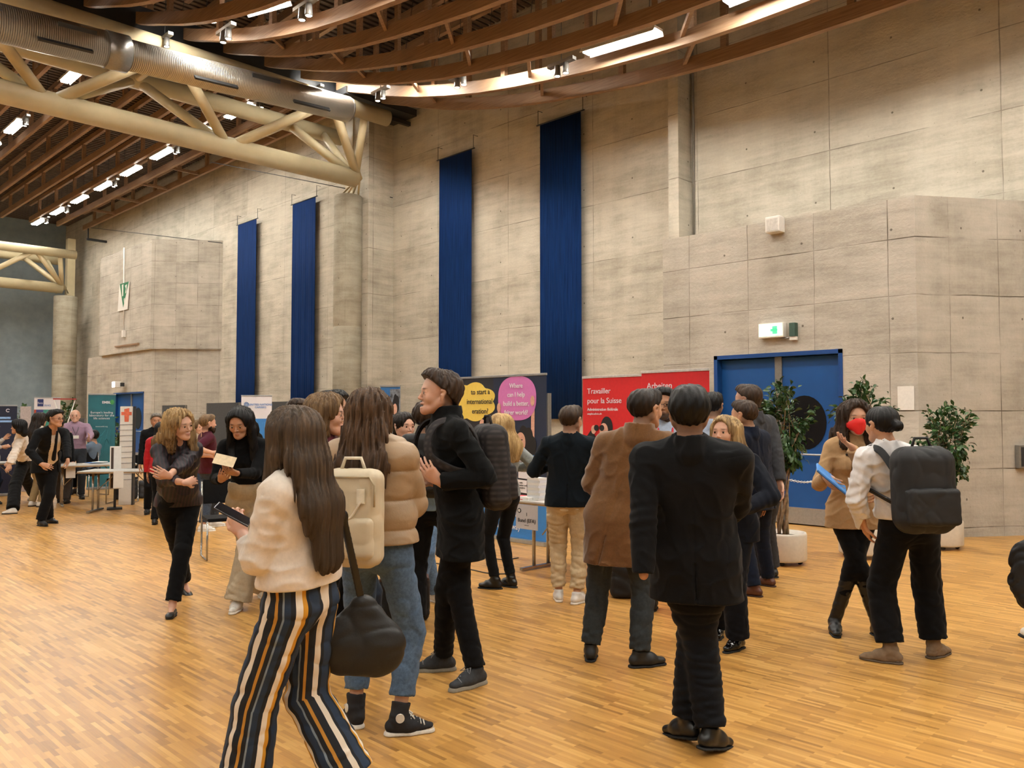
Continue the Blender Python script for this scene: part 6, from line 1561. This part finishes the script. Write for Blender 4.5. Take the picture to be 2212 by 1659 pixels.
# red pair
rX = onZ(1275, 1205).x
def redb(px0, px1, pt, l, lines, sz, X):
    a = onX(px0, pt, X); b = onX(px1, pt, X); yc = (a.y + b.y) / 2; w = abs(a.y - b.y); e = banner('rollup_banner', l, (X, yc), -PI / 2, w, (a.z + b.z) / 2, RED, bar=simple('silver_bar', '#c9c4c0', .4, .3))
    return e, w, (a.z + b.z) / 2
e, w, h_ = redb(1259, 1386, 813, 'red banner lettered Travailler pour la Suisse', '', 0, rX)
text('lettering', 'Travailler\npour la Suisse', .088, WT, e, (-w / 2 + .07, -.007, h_ - .19), spacing=1.25); text('lettering', 'Administration fédérale', .046, WT, e, (-w / 2 + .07, -.007, h_ - .385), bold=.0005); text('lettering', 'emploi.admin.ch', .032, WT, e, (-w / 2 + .07, -.007, h_ - .43))
flat(e, 'white_foot', [(-w / 2, .06), (w / 2, .06), (w / 2, .42), (-w / 2, .42)], WT)
for j in range(4): flat(e, 'small_print', [(-w / 2 + .05, .34 - j * .06), (w / 2 - .2, .34 - j * .06), (w / 2 - .2, .352 - j * .06), (-w / 2 + .05, .352 - j * .06)], simple('print_grey', '#8d8b8c', .6), -.009)
# printed woman with binoculars
bx, bz = -w / 2 + .25, h_ - .64
flat(e, 'printed_hair', ellipse(bx + .10, bz + .06, .085, .13), BLA, -.006); flat(e, 'printed_face', ellipse(bx + .06, bz + .03, .06, .085), SKP, -.008)
flat(e, 'printed_coat', [(bx - .26, bz - .12), (bx - .12, bz + .04), (bx - .05, bz - .05), (bx + .05, bz - .12), (bx + .17, bz - .14), (bx + .24, bz - .6), (bx - .2, bz - .6)], BLA, -.0065)
for sx in (-.045, .035): flat(e, 'printed_binocular', ellipse(bx + sx, bz + .06, .035, .035, 16), BLA, -.010); flat(e, 'printed_hand', ellipse(bx + sx * 1.9, bz + .04, .035, .05, 16), SKP, -.0095)
flat(e, 'printed_collar', [(bx - .07, bz - .05), (bx + .07, bz - .03), (bx + .05, bz - .12), (bx - .09, bz - .12)], simple('print_red', '#8d1219', .5), -.0085)
e, w, h_ = redb(1386, 1532, 801, 'red banner lettered Arbeiten, beside the blue door', '', 0, rX - .06)
text('lettering', 'Arbeiten', .090, WT, e, (-w / 2 + .07, -.007, h_ - .18))
# united nations banner, photo banner
def fbanner(px0, px1, pt, t, l, m, face=0, h=None):
    c = at_depth((px0 + px1) / 2, pt, t); w = (px1 - px0) * t / FPX / math.cos(math.radians(face)); return banner('rollup_banner', l, c, yaw_of((px0 + px1) / 2, face), w, c.z if h is None else h, m), w, c.z
e, w, h_ = fbanner(523, 586, 855, 18.5, 'white and blue United Nations careers banner', WT)
flat(e, 'blue_lower', [(-w / 2, .06), (w / 2, .06), (w / 2, h_ - .52), (-w / 2, h_ - .52)], BLU)
text('lettering', 'UNITED NATIONS\nCAREERS', .062, BLU, e, (.085, -.009, h_ - .22), align='CENTER', bold=.0006); m_ = MB()
for r_ in (.05, .035, .02): m_.tube([(-w / 2 + .11 + r_ * math.cos(a), -.008, h_ - .2 + r_ * 1.1 * math.sin(a)) for a in [2 * PI * i / 20 for i in range(21)]], .004, 5)
m_.build('round_emblem', BLU, e); text('lettering', 'y', .09, WT, e, (-.08, -.009, h_ - .66), bold=.002)
for j in range(5): flat(e, 'printed_line', [(.02 + j * .05, h_ - .95), (.026 + j * .05, h_ - .95), (.026 + j * .05, h_ - .6), (.02 + j * .05, h_ - .6)], simple('line_blue', '#5a9ad2', .5), -.008)
e, w, h_ = fbanner(822, 864, 834, 13.4, 'blue banner with a round emblem and a photo strip, left of the young man', simple('photo_blue', '#28639f', .5), 30)
flat(e, 'photo_strip', [(0, .8), (w / 2, .8), (w / 2, h_ - .05), (0, h_ - .05)], simple('photo_grey', '#6f7680', .5, 0, .5, 9)); flat(e, 'printed_hair', cloud(w * .3, h_ - .3, .06, .16, 5), BLA, -.009); flat(e, 'printed_face', ellipse(w * .26, h_ - .38, .04, .09), SKP, -.011)
m_ = MB()
for r_ in (.09, .06, .03): m_.tube([(-w * .25 + r_ * .6 * math.cos(a), -.008, h_ - .4 + r_ * 1.3 * math.sin(a)) for a in [2 * PI * i / 20 for i in range(21)]], .004, 5)
m_.build('round_emblem', WT, e)
# far left banners
TE = simple('banner_teal', '#1c6470', .5, 0, .15, 2)
e, w, h_ = fbanner(194, 247, 852, 18.0, 'tall teal banner lettered EMBL behind the bald man', TE)
text('lettering', 'EMBL', .075, WT, e, (.0, -.007, h_ - .20), bold=.002); MB().poly([(.2 + .045 * math.cos(a), h_ - .17 + .06 * math.sin(a)) for a in [2 * PI * i / 6 for i in range(6)]], .003, None, (0, -.007, 0)).build('green_hexagon', simple('embl_green', '#3d8f4a', .5), e)
text('lettering', "Europe's leading\nlaboratory for the\nlife sciences", .068, WT, e, (.0, -.007, h_ - .42), align='CENTER', spacing=.95); text('lettering', 'www.embl.org', .04, WT, e, (.0, -.007, h_ - .72), align='CENTER')
m_ = MB()
for j in range(3): m_.tube([(-.2 + .1 * j, -.007, h_ - 1.15 - .1 * j), (-.1 + .1 * j, -.007, h_ - .95), (.0 + .08 * j, -.007, h_ - .9 - .1 * j), (.08 + .05 * j, -.007, h_ - .78)], .0035, 4)
m_.build('printed_lines', simple('teal_line', '#3f97a3', .5), e)
e, w, h_ = fbanner(78, 127, 859, 20.5, 'white banner lettered fwo with a colourful lower part', WT)
flat(e, 'navy_square', [(-w / 2 + .07, h_ - .04), (-w / 2 + .2, h_ - .04), (-w / 2 + .2, h_ - .22), (-w / 2 + .07, h_ - .22)], simple('fwo_navy', '#1c2f6b', .5)); text('lettering', 'fwo', .075, WT, e, (-w / 2 + .075, -.009, h_ - .16)); text('lettering', 'RHG', .07, BLU, e, (-w / 2 + .22, -.009, h_ - .22))
for j, (c_, a_, b_) in enumerate((('#b34a2c', 0, .08), ('#3b3f7d', .08, .35), ('#2f8377', .35, .8), ('#6f93c4', .8, 1))): flat(e, 'colour_field', [(-w / 2 + w * a_, .3), (-w / 2 + w * b_, .3), (-w / 2 + w * b_, h_ - .30), (-w / 2 + w * a_, h_ - .30)], simple('fwo%d' % j, c_, .5), -.007)
text('lettering', 'FWO', .1, WT, e, (0, -.011, h_ - .46), align='CENTER')
e, w, h_ = fbanner(-22, 33, 876, 16.5, 'dark navy banner with a white ring mark at the left edge', simple('banner_midnight', '#0d1530', .5))
m_ = MB(); m_.tube([(w / 2 - .16 + .03 * math.cos(a), -.007, h_ - .1 + .03 * math.sin(a)) for a in [.5 + 5 * i / 16 for i in range(17)]], .008, 5); m_.build('ring_mark', WT, e); 
for j in range(2): flat(e, 'light_bar', [(w / 2 - .33 , h_ - .27 - j * .07), (w / 2 - .11 + j * .05, h_ - .27 - j * .07), (w / 2 - .11 + j * .05, h_ - .23 - j * .07), (w / 2 - .33, h_ - .23 - j * .07)], simple('bar_blue', '#8fb6e6', .5))
# leaflet column, roll of cloth, frames, boards
c = at_depth(276, 878, 14.9); e = empty('leaflet_column', (c.x, c.y, 0), yaw_of(276, 18), 'tall white leaflet column with orange print near the blue doors', 'display stand')
MB().box((0, 0, c.z / 2), (.115, .05, c.z / 2), bev=.012).build('panel', W1, e); OR = simple('orange_print', '#d5694b', .6)
flat(e, 'orange_print', [(-.09, c.z - .16), (.09, c.z - .16), (.09, c.z - .1), (-.09, c.z - .1)], OR, -.054); flat(e, 'orange_print', [(-.03, c.z - .28), (.04, c.z - .28), (.05, c.z - .03), (-.04, c.z - .05)], OR, -.055)
for j in range(11): flat(e, 'pocket', [(-.113, c.z - .34 - j * .1), (.113, c.z - .33 - j * .1), (.113, c.z - .32 - j * .1), (-.113, c.z - .33 - j * .1)], simple('print_grey', '#8d8b8c', .6), -.056)
MB().box((.122, 0, c.z / 2), (.01, .06, c.z / 2)).build('side_rail', M_DARK, e)
c = at_depth(252, 964, 14.2); e = empty('document_rack', (c.x, c.y, 0), yaw_of(252, 0), 'small white document rack standing at the far table', 'rack')
MB().box((0, 0, .72), (.09, .05, c.z - .72), bev=.01).build('sheets', W1, e); MB().box((-.05, -.05, .72), (.02, .004, c.z - .74)).build('dark_stripe', simple('brown_print', '#3d2c22', .6), e); MB().box((0, 0, .2), (.02, .02, .2)).box((0, 0, .015), (.12, .12, .015)).build('stand', M_DARK, e)
c = at_depth(56, 878, 17.5); e = empty('paper_column', (c.x, c.y, 0), yaw_of(56, 0), 'pale standing sheet between the two banners at the far left', 'display stand'); MB().box((0, 0, c.z / 2), (.10, .03, c.z / 2), bev=.01).build('sheet', simple('pale_pink', '#b9aca8', .7), e)
c = at_depth(140, 862, 19); e = empty('display_frame', (c.x, c.y, 0), yaw_of(140, 0), 'crossed thin white poles of a display frame behind the bald man', 'frame')
for sx in (-1, 1): MB().tube([(-sx * .32, 0, .02), (sx * .22, 0, c.z)], .012, 6).build('pole', M_WHITE, e)
MB().box((0, 0, c.z), (.24, .02, .015)).build('top_bar', simple('red_bar', '#a83a36', .5), e)
PG = simple('grey_partition', '#3f4143', .85, var=.05)
def board(px0, px1, pt, X, l, m=PG):
    a = onX(px0, pt, X); b = onX(px1, pt, X); e = empty('pin_board', (X, (a.y + b.y) / 2, 0), -PI / 2, l, 'board', 'dark grey pin boards'); w = abs(a.y - b.y)
    MB().box((0, 0, (a.z + .35) / 2 + .0), (w / 2, .02, (a.z - .35) / 2)).build('panel', m, e)
    for sx in (-1, 1):
        MB().box((sx * w / 2, 0, a.z / 2), (.018, .025, a.z / 2)).build('post', M_GREY, e); MB().box((sx * w / 2, 0, .015), (.025, .25, .015)).build('foot', M_GREY, e)
    return e, w, a.z
board(448, 518, 871, 10.6, 'dark grey pin board behind the woman reading'); e, w, h_ = board(588, 668, 868, 10.5, 'dark grey pin board right of the United Nations banner')
MB().box((.3, -.022, h_ - .55), (.25, .003, .18)).build('poster', W1, e)
board(735, 775, 862, 10.3, 'dark grey pin board near the round column'); board(1160, 1187, 850, 9.9, 'dark grey pin board right of the pink bubble banner')
e, w, h_ = board(352, 402, 876, 11.0, 'dark board with two black posters in front of the far block'); 
for sx in (-.3, .3): MB().box((sx * w * .8, -.022, h_ - .5), (w * .18, .003, .32)).build('poster', BLA, e)
board(133, 185, 903, 9.0, 'dark grey pin board behind the bald man')

# ================================================================== plants
M_LEAF = NT('ficus_leaf'); q = M_LEAF; oi = q.n('ShaderNodeNewGeometry'); n = q.noise(q.coord(), 9, 2)
q.l(q.ramp(n, [(.3, lin('#1c3517')), (.55, lin('#2f4f24')), (.75, lin('#4a6a33'))]), q.b.inputs['Base Color']); q.b.inputs['Roughness'].default_value = .35
M_BARK = simple('bark', '#8a7355', .8, 0, .25, 20, .4, 40, .004); M_SOIL = simple('soil', '#2e241c', .95, 0, .3, 60, .6, 60, .01); M_POT = simple('white_pot', '#cbc3b5', .45, var=.03)
def ficus(label, base, top, cx, rx, zlo, n, rp, seed, pot=True, stems=5, res=1, lean=0.0, ls=.075):
    rs = random.Random(seed); e = empty('potted_ficus', (base.x, base.y, 0), 0, label, 'plant')
    hp = .30
    if pot:
        MB().lathe((0, 0, .045), [(0, 0), (rp * .96, 0), (rp, .02), (rp, hp - .02), (rp - .006, hp), (rp - .03, hp), (rp - .035, hp - .05), (0, hp - .05)], 40).build('pot', M_POT, e)
        MB().lathe((0, 0, .045 + hp - .048), [(rp - .036, 0), (rp * .5, .012), (0, .016)], 24).build('soil', M_SOIL, e)
        for a in (.4, 1.97, 3.54, 5.11): MB().tube([(rp * .7 * math.cos(a) - .015, rp * .7 * math.sin(a), .024), (rp * .7 * math.cos(a) + .015, rp * .7 * math.sin(a), .024)], .024, 10).build('caster', M_DARK, e)
    C = RGT * cx; zc = (top + zlo) / 2; m = MB(); tips = []
    for k in range(stems):
        a = 6.28 * k / stems; pts = []; r0 = .05
        for j in range(9):
            f = j / 8; z = .3 + (zlo + (top - zlo) * .35 - .3) * f; w = r0 * (1 - .2 * f) + .05 * max(0, f - .6) * 4
            pts.append(Vector((w * math.cos(a + f * 4.5), w * math.sin(a + f * 4.5), z)) + C * f * f)
        m.tube(pts, [.019 - .010 * j / 8 for j in range(9)], 8); tips.append(pts[-1]); tips.append(pts[6])
    brs = []
    for t in range(stems * 7):
        s_ = rs.choice(tips); a = rs.random() * 6.28; rr = rx * (.45 + .55 * rs.random()) ; zz = zlo + (top - zlo) * rs.random()
        f = math.sqrt(max(.05, 1 - ((zz - zc) / ((top - zlo) * .52)) ** 2)); q2 = C + Vector((rr * f * math.cos(a), rr * f * math.sin(a), zz)); mid = (s_ + q2) / 2 + Vector((0, 0, .05))
        m.tube([s_, mid, q2], [.007, .005, .003], 5); brs.append((s_, mid, q2))
    m.build('trunk', M_BARK, e)
    L = MB(); bm = L.bm
    for i in range(n):
        s_, mid, q2 = rs.choice(brs); f = rs.random() ** .6; P = (s_.lerp(mid, f * 2) if f < .5 else mid.lerp(q2, f * 2 - 1)) + Vector((rs.gauss(0, .035), rs.gauss(0, .035), rs.gauss(0, .035)))
        d = (P - C - Vector((0, 0, zc))).normalized() + Vector((rs.gauss(0, .5), rs.gauss(0, .5), rs.gauss(-.35, .4))); d.normalize(); x = d.cross(Vector((rs.gauss(0, 1), rs.gauss(0, 1), 1))).normalized(); up = x.cross(d)
        l = ls * (.7 + .6 * rs.random()); w = l * .24
        c0 = bm.verts.new(P); c1 = bm.verts.new(P + d * l * .45 + up * .006); c2 = bm.verts.new(P + d * l - up * l * .12)
        sd = [bm.verts.new(P + d * l * .42 + x * w * s2 + up * .012) for s2 in (-1, 1)]; se = [bm.verts.new(P + d * l * .75 + x * w * .75 * s2 + up * .004) for s2 in (-1, 1)]
        for s2 in (0, 1):
            f1 = [c0, c1, sd[s2]]; f2 = [c1, c2, se[s2], sd[s2]]
            if s2: f1.reverse(); f2.reverse()
            bm.faces.new(f1).smooth = True; bm.faces.new(f2).smooth = True
    L.build('foliage', M_LEAF.m, e); return e
b = onZ(1692, 1217); ficus('leafy ficus in a white pot behind the man in the grey suit', b, 1.97, .06, .30, 1.05, 1500, .25, 3, lean=0)
b = onZ(1862, 1203); ficus('middle leafy ficus behind the woman with the red mask', b, 1.98, .10, .40, 1.25, 1500, .25, 5)
b = onZ(2034, 1184); ficus('rightmost leafy ficus in a white wheeled pot by the angled wall', b, 1.78, .10, .40, .80, 1500, .245, 8)
for px, t, tp, l, sd in ((253, 20, 1.75, 'dark plant between the teal banner and the leaflet column', 11), (45, 21, 1.9, 'dark plant behind the pale sheet at the far left', 12), (146, 22, 2.1, 'plant behind the crossed display frame', 13), (738, 17.5, 1.85, 'plant behind the dark-haired man with glasses', 14)):
    ficus(l, at_depth(px, 900, t), tp, .0, .3, .7, 500, .22, sd, stems=3, ls=.11)
# white plastic chain
a_ = at_depth(1704, 1036, 8.5); b_ = at_depth(1790, 1024, 8.6); m = MB(); N = 26
for i in range(N):
    f = i / (N - 1); P = a_.lerp(b_, f) - Vector((0, 0, .05 * math.sin(PI * f))); d = (b_ - a_).normalized(); u2 = Vector((0, 0, 1)) if i % 2 else d.cross(Vector((0, 0, 1)))
    m.tube([P + d * .016 * math.cos(t) + u2 * .009 * math.sin(t) for t in [2 * PI * k / 10 for k in range(11)]], .003, 5)
o = m.build('plastic_chain', M_WHITE); tag(o, 'white plastic chain between the left ficus and the red-masked woman', 'chain')
# cables on the floor
def floorline(l, pts, r=.006):
    P = [onZ(x, y) + Vector((0, 0, r)) for x, y in pts]; Q = []
    for i in range(len(P) - 1):
        for k in range(6):
            t = k / 6; p0 = P[max(0, i - 1)]; p1 = P[i]; p2 = P[i + 1]; p3 = P[min(len(P) - 1, i + 2)]
            Q.append(.5 * ((2 * p1) + (p2 - p0) * t + (2 * p0 - 5 * p1 + 4 * p2 - p3) * t * t + (3 * p1 - p0 - 3 * p2 + p3) * t ** 3))
    Q.append(P[-1]); o = MB().tube(Q, r, 6).build('floor_cable', M_DARK); tag(o, l, 'cable')
floorline('black cable on the floor left of the brochure table', [(838, 1197), (880, 1207), (1000, 1228), (1060, 1240), (1110, 1240)])
floorline('second black cable looping behind the blond woman in grey', [(1030, 1195), (1055, 1198), (1062, 1206), (1090, 1210), (1120, 1206)])
# spotlight bracket above column handled with the lamps
